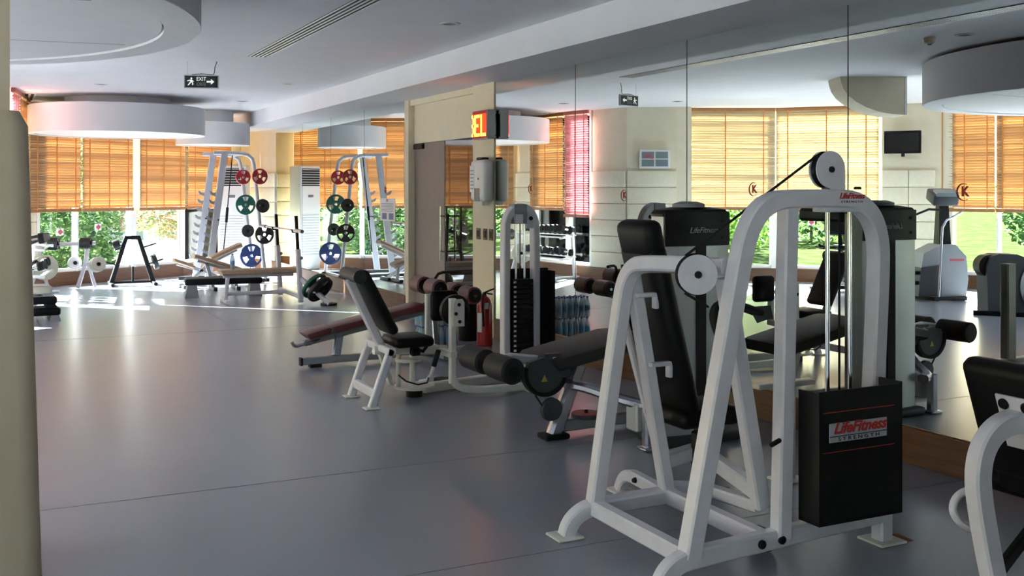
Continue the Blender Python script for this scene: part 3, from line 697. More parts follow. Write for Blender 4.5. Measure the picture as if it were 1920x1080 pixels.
def wrap(q, c, r, a0, a1, z0, z1, n=8):
    for i in range(n):
        b0, b1 = a0+(a1-a0)*i/n, a0+(a1-a0)*(i+1)/n
        q.bm.faces.new([q.bm.verts.new((c[0]+r*math.cos(a), c[1]+r*math.sin(a), z)) for a, z in ((b0, z0), (b1, z0), (b1, z1), (b0, z1))])
q = MB(); wrap(q, (4.32, 9.44), .0795, math.radians(185), math.radians(225), .14, .33); q.build('label', 'paper', t)
q = MB(); wrap(q, (4.32, 9.44), .0795, math.radians(250), math.radians(275), .37, .43); q.build('label', 'paper', t)
t = thing('waste_bin', 'dark steel pedal bin half hidden behind the fire extinguisher', 'bin', (4.33, 9.86, 0))
q = MB(); q.lathe([(.10, 0), (.105, .01), (.105, .40), (.10, .41)], (4.33, 9.86, 0), n=28); q.build('body', 'black_metal', t)
q = MB(); q.lathe([(.107, .41), (.107, .43), (.08, .46), (.02, .47)], (4.33, 9.86, 0), n=28); q.build('lid', 'silver_paint', t)
# bottled water, two layers
bt = thing('water_bottle', 'clear water bottle in the two-layer pack in front of the switch pillar', 'bottle', (0, 0, 0), 0, 'bottled water by the switch pillar')
q = MB(); q.lathe([(.028, 0), (.032, .008), (.032, .13), (.030, .145), (.014, .185), (.013, .20)], n=14); q.build('body', 'bottle_plastic', bt, local=True)
q = MB(); q.cyl((0, 0, .196), (0, 0, .213), .015, n=12); q.build('cap', 'bottle_cap', bt, local=True)
q = MB(); q.lathe([(.0326, .06), (.0328, .062), (.0328, .115), (.0326, .117)], n=14); q.build('label', 'bottle_label', bt, local=True)
first = True
for L in range(2):
    for i in range(6):
        for j in range(3):
            o = bt if first else copy_tree(bt); first = False
            o['label'] = 'clear water bottle in the %s layer, %s row of the pack by the extinguisher' % (('lower', 'upper')[L], ('front', 'middle', 'back')[j])
            o.location = (3.70+.067*i, 9.53+.067*j, .0+.216*L)
o = copy_tree(bt); o.location = (2.85, 14.50, .456); o['label'] = 'clear water bottle standing on the tan bench press bench'; del o['group']
# first aid box and television on the padded columns
A, B = W['w6'], W['w7']; c, d, n = along(A, B, .55, .012); R = Matrix((d, n, V((0, 0, 1)))).transposed(); c.z = 2.05
t = thing('first_aid_box', 'white glass-fronted first aid cabinet on the wide cream column', 'cabinet', c)
q = MB(); q.box(c + n*.055, (.50, .11, .31), R, .008); q.build('case', 'white_frame', t)
for sxx, szz in ((-1, -1), (-1, 1), (1, -1), (1, 1)):
    q = MB(); q.box(c + n*.112 + d*.113*sxx + V((0, 0, .065*szz)), (.205, .004, .112), R); q.build('pane', 'lcd', t, smooth=False)
q = MB(); q.box(c + n*.116 - d*.12 + V((0, 0, .05)), (.12, .003, .04), R); q.box(c + n*.116 - d*.05 + V((0, 0, .02)), (.05, .003, .03), R); q.build('red_mark', 'print_red', t, smooth=False)
q = MB(); q.box(c + n*.116 + d*.16 - V((0, 0, .095)), (.06, .004, .03), R); q.box(c + n*.116 + d*.09 - V((0, 0, .07)), (.03, .004, .07), R); q.build('supplies', 'print_blue', t, smooth=False)
A, B = W['w11'], W['w12']; c, d, n = along(A, B, .42, .0); R = Matrix((d, n, V((0, 0, 1)))).transposed(); c.z = 2.30
t = thing('television', 'small black television on the padded column', 'television', c)
q = MB(); q.box(c + n*.16, (.56, .05, .36), R, .008); q.build('case', 'black_plastic', t)
q = MB(); q.box(c + n*.187, (.51, .004, .30), R); q.build('screen', 'tv_screen', t, smooth=False)
q = MB(); q.tube([c + n*.02 - V((0, 0, .10)), c + n*.14 - V((0, 0, .10))], .03); q.tube([c + n*.13 - V((0, 0, .12)), c + n*.13 - V((0, 0, .23))], .028); q.build('bracket', 'black_metal', t)
# air conditioner in the far corner
c, d, n = along(w0, w1, .30, .36); R = Matrix((d, n, V((0, 0, 1)))).transposed()
cx, cyy = 3.95, 19.92
t = thing('air_conditioner', 'tall white floor-standing air conditioner in the far corner', 'air conditioner', (cx, cyy, 0))
ra = math.radians(-28); R = Matrix.Rotation(ra, 3, 'Z'); c = V((cx, cyy, 0)); fx = R @ V((1, 0, 0)); fy = R @ V((0, 1, 0))
q = MB(); q.box(c + V((0, 0, 1.0)), (.52, .32, 2.0), R, .02); q.build('body', 'white_frame', t)
q = MB(); q.box(c - fy*.161 + V((0, 0, 1.78)), (.46, .006, .34), R); gr = q.build('outlet', 'gap_dark', t, smooth=False)
for k in range(7):
    q = MB(); q.box(c - fy*.168 + V((0, 0, 1.64+.048*k)), (.46, .012, .012), R); q.build('vane', 'light_grey', t, smooth=False)
q = MB(); q.box(c - fy*.162 + V((0, 0, 1.42)), (.13, .006, .05), R, .002); q.build('badge', 'smoked', t)
for k in range(16):
    q = MB(); q.box(c - fy*.163 + V((0, 0, .30+.05*k)), (.44, .008, .018), R); q.build('intake_slat', 'light_grey', t, smooth=False)

# ------------------------------------------------------------------ near white press machine (square to the mirror wall)
def bolts(name, pts, axis, r, m, parent, l=.012):
    for p in pts:
        p = V(p); a = V(axis).normalized(); q = MB(); q.lathe([(r, 0), (r, l*.6), (r*.7, l)], p, a, n=14); q.build(name, m, parent)
def foot_plate(c, s, parent, m='cream_steel'):
    q = MB(); q.lohi((c[0]-s/2, c[1]-s/2, .001), (c[0]+s/2, c[1]+s/2, .012), .003); q.build('foot_plate', m, parent)
pm = thing('press_machine', 'white pulley machine with a black weight shroud and upright black seat, nearest the viewer', 'gym machine', (2.80, 3.65, 0))
WS = 'white_steel'; BZ = .128
q = MB(); q.rect([(2.39, 4.04, BZ), (2.535, 4.04, 1.06), (2.548, 4.025, 1.14), (2.556, 3.985, 1.195), (2.568, 3.92, 1.222), (2.62, 3.38, 1.238)], .07, .068, (1, 0, 0), sm=2); q.build('outer_leg', WS, pm)
q = MB(); q.rect([(2.79, 4.05, BZ), (2.585, 4.04, 1.19)], .062, .062, (1, 0, 0)); q.build('inner_leg', WS, pm)
q = MB(); q.rect([(2.268, 4.075, .012), (2.275, 4.07, .05), (2.30, 4.06, .09), (2.345, 4.05, .12), (2.40, 4.045, BZ), (2.83, 4.06, BZ)], .06, .07, (0, 1, 0), sm=2); q.build('rear_beam', WS, pm)
q = MB(); q.rect([(2.79, 4.05, BZ), (2.815, 4.33, BZ), (2.835, 4.44, .12), (2.85, 4.52, .085), (2.858, 4.56, .04), (2.86, 4.575, .012)], .055, .06, (1, 0, 0), sm=2); q.build('rear_foot', WS, pm)
for x in (2.39, 2.79):
    q = MB(); q.rect([(x, 4.03, BZ), (x-.004, 3.36, BZ)], .06, .07, (1, 0, 0)); q.build('side_beam', WS, pm)
q = MB(); q.rect([(2.245, 3.315, .012), (2.255, 3.315, .05), (2.285, 3.315, .095), (2.33, 3.315, .12), (2.39, 3.318, BZ), (3.52, 3.42, BZ)], .06, .075, (0, 1, 0), sm=2); q.build('front_beam', WS, pm)
q = MB(); q.rect([(3.49, 3.42, .01), (3.49, 3.42, .10)], .07, .07, (1, 0, 0)); q.build('front_foot', WS, pm)
foot_plate((3.49, 3.42), .15, pm); foot_plate((2.262, 4.08), .13, pm); foot_plate((2.862, 4.58), .12, pm); foot_plate((2.24, 3.315), .13, pm)
q = MB(); q.hull([V((3.40, 3.34, .0005)), V((3.62, 3.36, .0005)), V((3.63, 3.46, .0005)), V((3.55, 3.50, .0005)), V((3.50, 3.42, .0015))]); q.build('rust_stain', 'rust', pm, 'rust bleeding out under the foot plate')
q = MB(); q.rect([(2.385, 3.32, BZ), (2.64, 3.33, 1.27), (2.66, 3.33, 1.345), (2.695, 3.33, 1.42), (2.745, 3.33, 1.475), (2.81, 3.33, 1.503), (2.88, 3.33, 1.512), (3.17, 3.33, 1.513), (3.24, 3.33, 1.50), (3.305, 3.33, 1.465), (3.355, 3.335, 1.41), (3.385, 3.34, 1.33), (3.395, 3.345, 1.22), (3.385, 3.40, BZ)], .075, .075, (0, 1, 0), sm=2); q.build('arch', WS, pm)
q = MB(); q.rect([(2.888, 3.335, 1.49), (2.862, 3.35, BZ)], .068, .068, (1, 0, 0)); q.build('centre_post', WS, pm)
q = MB(); q.rect([(2.618, 3.40, 1.20), (2.885, 3.50, .215)], .07, .06, (1, 0, 0)); q.build('seat_strut', WS, pm)
q = MB(); q.rect([(2.77, 4.06, .285), (3.0, 4.13, .29)], .06, .07, (0, 1, 0)); q.build('seat_beam', WS, pm)
q = MB(); q.rect([(3.03, 4.12, .29), (2.89, 3.50, .26)], .06, .07, (1, 0, 0)); q.build('seat_beam', WS, pm)
q = MB(); q.rect([(2.80, 4.10, .15), (2.97, 4.02, .145), (2.91, 3.54, .20)], .055, .055, (1, 0, 0)); q.build('lower_link', WS, pm)
q = MB(); q.rect([(3.03, 4.12, .005), (3.03, 4.12, .43)], .055, .055, (1, 0, 0)); q.box((3.03, 4.12, .44), (.24, .20, .02)); q.build('seat_column', 'dark_grey', pm)
q = MB(); q.lohi((2.955, 4.05, .20), (3.0, 4.10, .40), .006); q.tube([(2.99, 4.02, .23), (2.98, 3.96, .16), (2.98, 3.94, .13)], .014, 8); q.tube([(2.98, 3.96, .16), (3.05, 3.93, .15)], .012, 8); q.build('adjuster', 'black_metal', pm)
q = MB(); q.cyl((2.94, 3.60, .05), (2.94, 3.52, .05), .048); q.build('transport_wheel', 'black_rubber', pm)
q = MB(); q.pad((2.975, 4.10, .487), (.36, .34, .085), .035); q.build('seat', 'black_vinyl', pm)
q = MB(); a = math.atan2(.19, .74); R = Matrix.Rotation(-a, 3, 'Y'); q.pad((2.775, 4.09, .90), (.085, .30, .82), .035, R, 3); q.build('backrest', 'black_vinyl', pm)
q = MB(); q.pad((2.668, 4.09, 1.325), (.10, .28, .17), .04, R, 3); q.build('headrest', 'black_vinyl', pm)
for z, x in ((1.06, 2.615), (.74, 2.69)):
    q = MB(); q.lohi((x-.03, 3.985, z), (x+.085, 4.02, z+.02), .003); q.lohi((x+.065, 3.985, z-.055), (x+.085, 4.02, z+.005), .003); q.build('hook', WS, pm)
q = MB(); q.tube([(2.69, 4.30, .99), (2.90, 4.30, .27)], .02, 8); q.build('rear_stay', WS, pm)
# pulleys: white cheek plate in front of a black wheel
def half_disc(r, n=22, foot=None):
    return [(r*math.cos(PI*2*i/n), r*math.sin(PI*2*i/n)) for i in range(n)]
cpt = V((3.085, 3.30, 1.632)); poly = [(.077*math.cos(t_), .077*math.sin(t_)) for t_ in [math.radians(k) for k in range(0, 271, 12)]] + [(0.0, -.09), (.077, -.09)]
q = MB(); q.prism(poly, cpt, (1, 0, 0), (0, 0, 1), (0, .006, 0)); q.build('pulley_cover', WS, pm)
q = MB(); q.lathe([(.068, .012), (.076, .016), (.064, .026), (.076, .036), (.068, .040)], cpt, (0, 1, 0), n=32); q.build('pulley_wheel', 'black_plastic', pm)
q = MB(); q.prism(poly, cpt + V((0, .044, 0)), (1, 0, 0), (0, 0, 1), (0, .006, 0)); q.build('pulley_cover', WS, pm)
bolts('bolt', [cpt - V((0, .001, 0))], (0, -1, 0), .013, 'black_metal', pm)
c2 = V((2.487, 3.40, 1.211)); ax2 = V((.35, .94, 0)).normalized(); pu = V((.94, -.35, 0)).normalized()
q = MB(); q.prism(circ2(.080, 32), c2, pu, (0, 0, 1), ax2*.006); q.build('pulley_cover', WS, pm)
q = MB(); q.lathe([(.074, .012), (.084, .016), (.070, .026), (.084, .036), (.074, .040)], c2, ax2, n=32); q.build('pulley_wheel', 'black_plastic', pm)
q = MB(); q.box(c2 + ax2*.05 + pu*.05 + V((0, 0, .0)), (.14, .012, .05), Matrix((pu, ax2, V((0, 0, 1)))).transposed()); q.build('pulley_bracket', WS, pm)
bolts('bolt', [c2 - ax2*.001], -ax2, .015, 'black_metal', pm)
q = MB(); q.tube([(3.03, 3.326, 1.688), (2.455, 3.44, 1.285)], .0055, 6); q.tube([(2.455, 3.44, 1.135), (2.76, 3.70, 1.04)], .0055, 6); q.tube([(3.158, 3.33, 1.63), (3.158, 3.33, .66)], .005, 6); q.build('cable', 'black_rubber', pm)
q = MB(); q.tube([(3.02, 3.66, 1.0), (2.90, 3.69, 1.045), (2.82, 3.70, 1.05), (2.785, 3.70, 1.015), (2.80, 3.70, .95), (2.845, 3.68, .84), (2.80, 3.58, .70)], .021, 10, sm=2); q.build('press_handle', 'foam_black', pm)
q = MB(); q.hull([V((2.97, 3.63, .965)), V((3.06, 3.63, .985)), V((3.06, 3.69, .985)), V((2.97, 3.69, 1.03)), V((3.07, 3.66, 1.035))]); q.build('arm_end', 'dark_grey', pm)
for x in (3.098, 3.221):
    q = MB(); q.cyl((x, 3.335, .16), (x, 3.335, 1.50), .0095); q.build('guide_rod', 'chrome', pm)
q = MB(); q.lohi((3.05, 3.30, 1.455), (3.27, 3.375, 1.475), .004); q.build('rod_bracket', WS, pm)
for k in range(9):
    q = MB(); q.lohi((3.0, 3.275, .20+.042*k), (3.31, 3.385, .238+.042*k), .004); q.build('weight_plate', 'black_metal', pm)
q = MB(); q.lohi((2.925, 3.195, .205), (3.375, 3.205, .742)); q.lohi((2.925, 3.195, .205), (2.937, 3.315, .735)); q.lohi((3.363, 3.195, .205), (3.375, 3.315, .75)); q.lohi((2.925, 3.195, .205), (3.375, 3.315, .215)); q.build('shroud', 'black_metal', pm, smooth=False)
q = MB(); q.lohi((2.975, 3.190, .535), (3.285, 3.1955, .612), .002); lp = q.build('badge', 'label_grey', pm, 'grey badge with red italic lettering')
q = MB(); q.lohi((2.975, 3.1885, .558), (3.285, 3.1905, .561)); q.build('badge_line', 'black_metal', lp, smooth=False)
text('lettering', 'LifeFitness', .062, 'red_print', lp, (3.135, 3.1885, .590), (1, 0, 0), (0, 0, 1), .002, .35, .002, 1.08)
text('lettering', 'S T R E N G T H', .020, 'black_metal', lp, (3.13, 3.1885, .547), (1, 0, 0), (0, 0, 1), .002, 0, .0, 1.6)
for z0 in (.495, .655):
    q = MB(); q.lohi((2.945, 3.1935, z0), (3.33, 3.1945, z0+.003)); q.build('red_line', 'red_print', pm, smooth=False)
text('lettering', 'LifeFitness', .034, 'red_print', pm, (3.19, 3.290, 1.522), (1, 0, 0), (0, 0, 1), .002, .35, .001, .95)
text('lettering', 'S T R E N G T H', .013, 'dark_grey', pm, (3.19, 3.290, 1.498), (1, 0, 0), (0, 0, 1), .002, 0, 0, 1.3)
bolts('bolt', [(2.735, 3.315, .13), (2.845, 3.325, .13)], (0, -1, 0), .018, 'black_metal', pm, .014)
bolts('bolt', [(2.80, 4.32, .13)], (-1, -.1, 0), .014, 'black_metal', pm, .03)
q = MB(); q.tube([(2.83, 3.32, .535), (2.765, 3.29, .53)], .010, 8); q.build('peg', 'black_rubber', pm)
bolts('bolt', [(3.255, 3.325, 1.55)], (0, 0, 1), .016, 'black_metal', pm, .012)

# freestanding post behind it, shown by the mirror
t = thing('machine_post', 'white steel post with a flat crossbar standing between the press machine and the mirror', 'gym machine', (3.77, 4.36, 0))
q = MB(); q.rect([(3.77, 4.36, .0), (3.77, 4.36, 1.10)], .075, .06, (1, 0, 0)); q.build('post', 'cream_steel', t)
q = MB(); q.lohi((3.56, 4.33, .50), (3.94, 4.39, .53), .004); q.build('crossbar', 'cream_steel', t)
q = MB(); q.lohi((3.69, 4.29, .001), (3.85, 4.43, .012)); q.build('base_plate', 'cream_steel', t, smooth=False)

# ------------------------------------------------------------------ white seat machine cut by the picture edge
t = thing('seat_machine', 'white framed machine with a black backrest at the picture edge', 'gym machine', (3.2, 2.55, 0))
R = Matrix.Rotation(-.33, 3, 'Y')
q = MB(); q.pad((3.24, 2.50, .73), (.085, .42, .45), .04, R, 3); q.build('backrest', 'black_vinyl', t)
q = MB(); q.pad((3.62, 2.68, .44), (.44, .42, .09), .04); q.build('seat', 'black_vinyl', t)
q = MB(); q.pad((3.36, 2.50, .50), (.09, .40, .12), .03, R, 3); q.build('lumbar_pad', 'black_vinyl', t)
q = MB(); q.box((3.192, 2.49, .735), (.012, .15, .20), R); q.build('back_plate', WS, t, smooth=False)
bolts('bolt', [(3.168, 2.535, .80), (3.168, 2.445, .80), (3.20, 2.445, .66)], R @ V((-1, 0, 0)), .020, 'black_plastic', t, .018)
q = MB(); q.rect([(3.185, 2.49, .745), (3.11, 2.49, .742), (3.045, 2.49, .715), (3.0, 2.49, .665), (2.98, 2.49, .60), (2.982, 2.49, .52), (3.015, 2.49, .37), (3.055, 2.49, .22), (3.115, 2.49, .02)], .062, .075, (0, 1, 0), sm=2); q.build('frame_tube', WS, t)
foot_plate((3.115, 2.49), .14, t)
q = MB(); q.tube([(3.13, 2.60, .488), (3.07, 2.62, .482), (3.03, 2.625, .462), (3.012, 2.625, .43), (3.02, 2.62, .395), (3.05, 2.61, .365), (3.09, 2.60, .347), (3.15, 2.58, .335)], .014, 12, sm=2); q.build('hand_loop', WS, t)
q = MB(); q.rect([(3.62, 2.68, .39), (3.62, 2.68, .02)], .07, .07, (1, 0, 0)); q.rect([(3.10, 2.50, .05), (3.75, 2.72, .05)], .06, .06, (0, 1, 0)); q.build('seat_support', WS, t)
q = MB(); q.rect([(3.05, 2.50, .20), (3.50, 2.62, .36)], .03, .05, (0, 1, 0)); q.build('brace', 'black_metal', t)

# ------------------------------------------------------------------ leg curl bench with silver tower
lc = thing('leg_curl_machine', 'silver leg curl bench with black rollers and a tall silver weight tower', 'gym machine', (3.5, 5.6, 0))
SS = 'silver_steel'
q = MB(); q.rect([(3.095, 5.73, .02), (3.285, 5.75, .44)], .075, .095, (0, 1, 0), .02); q.build('front_leg', SS, lc)
q = MB(); q.pad((3.095, 5.73, .018), (.17, .13, .034), .012); q.build('foot', 'black_rubber', lc)
q = MB(); q.rect([(3.18, 5.72, .335), (3.26, 5.60, .325), (3.34, 5.47, .29), (3.47, 5.24, .255), (3.56, 5.20, .25)], .055, .075, (0, 0, 1), .015, 2); q.build('side_beam', SS, lc)
q = MB(); q.rect([(3.12, 5.77, .065), (4.08, 5.82, .065)], .06, .075, (0, 1, 0), .01); q.build('floor_beam', 'mid_grey', lc)
q = MB(); q.rect([(3.455, 5.22, .01), (3.455, 5.22, .27)], .06, .06, (1, 0, 0), .012); q.pad((3.455, 5.22, .012), (.10, .10, .022), .008); q.build('tower_foot', SS, lc)
q = MB(); q.lohi((3.40, 5.26, .10), (3.50, 5.38, .27), .01); q.build('hinge_box', 'silver_paint', lc)
q = MB(); q.lathe([(.068, 0), (.072, .008), (.062, .018), (.072, .028), (.068, .036)], (3.04, 5.64, .20), (0, 1, 0), n=28); q.build('pulley_wheel', 'dark_grey', lc)
q = MB(); q.cyl((3.34, 5.75, .105), (3.34, 5.75, .13), .095, n=28); q.build('floor_pulley', 'dark_grey', lc)
q = MB(); q.cyl((3.34, 5.75, .13), (3.34, 5.75, .135), .088, n=28); q.build('pulley_cover', 'print_red', lc)
bolts('bolt', [(3.34, 5.75, .133)], (0, 0, 1), .012, 'black_metal', lc, .02)
def bent_pad(q, prof, y0, y1, th):
    """upholstery following an (x,z) profile, rounded long edges"""
    pts = [V((x, 0, z)) for x, z in prof]; T = tube_frames(pts); rings = []
    for p, d_ in zip(pts, T):
        n_ = V((-d_.z, 0, d_.x)); w_ = (y1-y0)/2; r = .03; yc = (y0+y1)/2; sec = []
        for yy, zz in ((-w_+r, -th), (w_-r, -th), (w_, -th+.02), (w_, -r), (w_-.012, -.009), (w_-r-.008, 0), (-w_+r+.008, 0), (-w_+.012, -.009), (-w_, -r), (-w_, -th+.02)):
            sec.append(p + n_*zz + V((0, yc+yy, 0)))
        rings.append(sec)
    return q.ring_sweep(rings)
q = MB(); bent_pad(q, [(3.03, .49), (3.05, .51), (3.35, .565), (3.60, .61), (3.68, .615)], 5.60, 6.10, .085); q.build('hip_pad', 'grey_vinyl', lc)
q = MB(); bent_pad(q, [(3.70, .615), (3.76, .61), (4.05, .55), (4.36, .485), (4.40, .47)], 5.60, 6.10, .085); q.build('chest_pad', 'grey_vinyl', lc)
q = MB(); q.rect([(3.10, 5.85, .41), (3.65, 5.85, .51), (4.25, 5.85, .40)], .07, .06, (0, 1, 0), .01); q.rect([(4.10, 5.85, .42), (4.20, 5.85, .02)], .06, .06, (0, 1, 0), .01); q.build('bench_spine', SS, lc)
for y0, y1 in ((5.52, 5.80), (5.90, 6.18)):
    q = MB(); q.lathe([(.064, 0), (.078, .012), (.078, y1-y0-.012), (.064, y1-y0)], (2.715, y0, .475), (0, 1, 0), n=28); rl = q.build('roller', 'foam_black', lc)
    q = MB(); q.cyl((2.715, y0-.002, .475), (2.715, y0+.004, .475), .035, n=20); q.build('end_cap', 'black_plastic', rl)
q = MB(); q.cyl((2.715, 5.53, .475), (2.715, 6.17, .475), .016); q.rect([(2.73, 5.85, .48), (2.86, 5.85, .50), (3.06, 5.85, .47)], .05, .06, (0, 1, 0), .01); q.build('roller_arm', 'silver_paint', lc)
q = MB(); arc_o = [math.radians(150+8*k) for k in range(25)]
q.prism([(.128*math.cos(g), .128*math.sin(g)) for g in arc_o] + [(.10, .03), (.06, .075), (-.02, .085)], (2.995, 5.645, .435), (1, 0, 0), (0, 0, 1), (0, .035, 0)); cm = q.build('cam', 'dark_grey', lc)
q = MB(); q.prism([(.152*math.cos(g), .152*math.sin(g)) for g in arc_o[2:]] + [(.127*math.cos(g), .127*math.sin(g)) for g in arc_o[2:][::-1]], (2.995, 5.635, .435), (1, 0, 0), (0, 0, 1), (0, .055, 0)); q.build('belt_rim', 'black_rubber', cm)
mat('sticker_yellow', (.42, .33, .05), .5)
q = MB(); q.prism([(-.022, -.02), (.022, -.02), (0, .022)], (2.985, 5.643, .395), (1, 0, 0), (0, 0, 1), (0, .001, 0)); q.build('warning_sticker', 'sticker_yellow', cm, smooth=False)
q = MB(); q.hull([V((3.05+a*.05, 5.66+b_, .50+c_*.04)) for a in (-1, 1) for b_ in (0, .03) for c_ in (-1, 1)] + [V((3.20, 5.66, .40)), V((3.20, 5.69, .40)), V((3.16, 5.66, .38)), V((3.16, 5.69, .38))]); q.build('pivot_plate', 'dark_grey', lc)
bolts('bolt', [(3.06, 5.66, .50)], (0, -1, 0), .022, 'silver_steel', lc)
q = MB(); q.tube([(2.93, 5.66, .295), (2.99, 5.66, .21)], .006, 6); q.build('cable', 'black_rubber', lc)
# tower
TX = [(3.585, 5.25), (3.66, 5.235), (3.83, 5.225), (4.0, 5.235), (4.07, 5.25), (4.10, 5.32), (4.08, 5.40), (3.98, 5.43), (3.83, 5.44), (3.68, 5.43), (3.60, 5.40), (3.575, 5.32)]
q = MB(); q.prism(TX, (0, 0, .0), (1, 0, 0), (0, 1, 0), (0, 0, 1.395)); q.build('tower', 'silver_paint', lc, ang=30)
cxm, cym = 3.835, 5.335
TC = [(cxm+(x-cxm)*1.02, cym+(y-cym)*1.03) for x, y in TX]
q = MB()
q.ring_sweep([[V((x, y, z0)) for x, y in TC] for z0 in (1.385, 1.40)] + [[V((cxm+(x-cxm)*.9, cym+(y-cym)*.9, 1.425)) for x, y in TC], [V((cxm+(x-cxm)*.5, cym+(y-cym)*.5, 1.44)) for x, y in TC]]); q.build('tower_lid', 'black_plastic', lc, ang=30)
fx = [(3.588, 5.246), (3.66, 5.231), (3.83, 5.221), (4.0, 5.231), (4.068, 5.246)]
q = MB(); q.prism(fx + [(x, y-.012) for x, y in fx[::-1]], (0, 0, 1.205), (1, 0, 0), (0, 1, 0), (0, 0, .205)); cp = q.build('tower_front_cap', 'black_plastic', lc, ang=30)
text('lettering', 'LifeFitness', .050, 'label_grey', lc, (3.85, 5.205, 1.30), (1, 0, 0), (0, 0, 1), .003, .35, 0, 1.0)
q = MB(); q.lohi((3.93, 5.42, 1.325), (4.09, 5.86, 1.415), .02); q.build('tower_arm', 'black_plastic', lc)
bolts('bolt', [(3.66, 5.215, 1.355), (3.66, 5.215, 1.255), (4.0, 5.215, 1.355), (4.0, 5.215, 1.255)], (0, -1, 0), .010, 'black_metal', lc, .008)
q = MB(); q.lohi((3.805, 5.213, .12), (3.875, 5.228, 1.21)); q.build('cable_slot', 'gap_dark', lc, smooth=False)
q = MB(); q.lathe([(.10, 1.44), (.10, 1.46), (.05, 1.475)], (3.83, 5.335, 0), n=24); q.build('tower_boss', 'mid_grey', lc)
q = MB(); q.pad((3.835, 5.335, .03), (.58, .30, .06), .02); q.build('tower_base', 'dark_grey', lc)

# ------------------------------------------------------------------ white hip adductor machine with its stack
ad = thing('adductor_machine', 'white hip adductor machine with black leg pads and arched weight stack', 'gym machine', (2.9, 7.35, 0))
CS = 'cream_steel'
for y in (7.06, 7.54):
    q = MB(); q.rect([(2.355, y, .008), (2.50, y, .41)], .05, .055, (0, 1, 0)); q.build('stand_leg', WS, ad); 
    q = MB(); q.lohi((2.30, y-.05, .001), (2.41, y+.05, .011), .003); q.build('foot_plate', CS, ad)
q = MB(); q.rect([(2.50, 7.035, .395), (2.50, 7.565, .395)], .05, .055, (1, 0, 0)); q.build('stand_top', WS, ad)
q = MB(); q.rect([(2.388, 7.06, .10), (2.388, 7.54, .10)], .045, .065, (1, 0, 0)); q.build('stand_rung', WS, ad)
q = MB(); q.rect([(2.50, 7.33, .38), (2.60, 7.34, .10)], .04, .04, (0, 1, 0)); q.build('stand_stay', CS, ad)
q = MB(); q.rect([(2.45, 7.30, .375), (3.02, 7.30, .345)], .055, .06, (0, 1, 0)); q.build('main_tube', CS, ad)
q = MB(); q.rect([(2.262, 7.30, .90), (2.515, 7.30, .385)], .06, .06, (0, 1, 0)); q.build('back_tube', WS, ad)
ang = math.atan2(.25, .47); R = Matrix.Rotation(-ang, 3, 'Y')
q = MB(); q.pad((2.452, 7.30, .735), (.075, .30, .53), .034, R); q.build('backrest', 'black_vinyl', ad)
q = MB(); q.tube([(2.285, 7.10, .93), (2.30, 7.5, .93)], .05, 12); q.build('head_roll', 'grey_vinyl', ad)
q = MB(); q.pad((2.715, 7.30, .435), (.30, .36, .075), .034); q.build('seat', 'black_vinyl', ad)
for y, x in ((7.50, 2.957), (7.12, 2.997)):
    q = MB(); q.rect([(x, y, .12 if y < 7.3 else .33), (x, y, .745)], .048, .048, (1, 0, 0)); q.build('pad_post', CS, ad)
q = MB(); q.rect([(2.957, 7.52, .345), (2.995, 7.08, .335)], .05, .055, (1, 0, 0)); q.build('cross_tube', CS, ad)
q = MB(); q.pad((3.075, 7.46, .655), (.23, .075, .235), .035); q.build('leg_pad', 'black_vinyl', ad)
q = MB(); q.lathe([(.085, 0), (.115, .015), (.115, .06), (.085, .075)], (3.045, 7.15, .650), (0, 1, 0), n=30); q.build('leg_pad', 'black_vinyl', ad)
q = MB(); poly = [(-.045, -.10), (.045, -.10), (.045, .075), (.03, .10), (-.03, .10), (-.045, .075)]
q.prism(poly, (3.035, 7.085, .64), (1, 0, 0), (0, 0, 1), (0, .012, 0)); q.build('pad_plate', CS, ad)
bolts('bolt', [(3.035, 7.084, .70), (3.01, 7.084, .635), (3.04, 7.084, .575)], (0, -1, 0), .013, 'black_metal', ad)
q = MB(); q.cyl((2.79, 7.36, .065), (2.79, 7.36, .085), .15, n=36); q.build('turntable', CS, ad)
q = MB(); q.cyl((2.79, 7.36, .0), (2.79, 7.36, .065), .062); q.build('pivot_foot', 'black_rubber', ad)
q = MB(); q.cyl((2.77, 7.35, .085), (2.77, 7.35, .34), .022); q.cyl((2.66, 7.35, .085), (2.66, 7.35, .34), .018); q.cyl((2.74, 7.35, .27), (2.74, 7.35, .295), .10, n=24); q.build('pivot_column', CS, ad)
q = MB(); q.tube([(2.80, 7.28, .12), (2.84, 7.23, .135), (2.865, 7.21, .175), (2.885, 7.20, .25)], .015, 8); q.build('lever', WS, ad)
q = MB(); q.tube([(2.882, 7.20, .24), (2.915, 7.185, .36)], .019, 10); q.build('lever_grip', 'black_rubber', ad)
q = MB(); q.tube([(2.62, 7.24, .19), (2.66, 7.18, .15), (2.74, 7.15, .125), (2.82, 7.17, .13), (2.84, 7.2, .16)], .006, 6); q.build('cable_loop', 'black_rubber', ad)
q = MB(); q.tube([(2.74, 7.22, .38), (2.79, 7.18, .36), (2.82, 7.15, .42)], .013, 8); q.lohi((2.70, 7.17, .33), (2.77, 7.23, .39), .01); q.build('release_lever', 'black_plastic', ad)
q = MB(); q.rect([(2.88, 7.40, .045), (3.60, 7.57, .045), (3.95, 7.80, .045)], .07, .07, (0, 1, 0)); q.build('base_beam', CS, ad)
q = MB(); q.rect([(2.997, 7.12, .16), (3.03, 7.12, .10), (3.10, 7.12, .065), (3.30, 7.13, .045), (3.69, 7.16, .04)], .05, .055, (0, 1, 0), sm=2); q.build('front_foot', CS, ad)
q = MB(); q.lohi((3.62, 7.09, .001), (3.76, 7.23, .011), .003); q.build('foot_plate', CS, ad)
q = MB(); q.cyl((3.18, 7.76, .01), (3.18, 7.76, .04), .07); q.build('floor_pulley', 'black_rubber', ad)
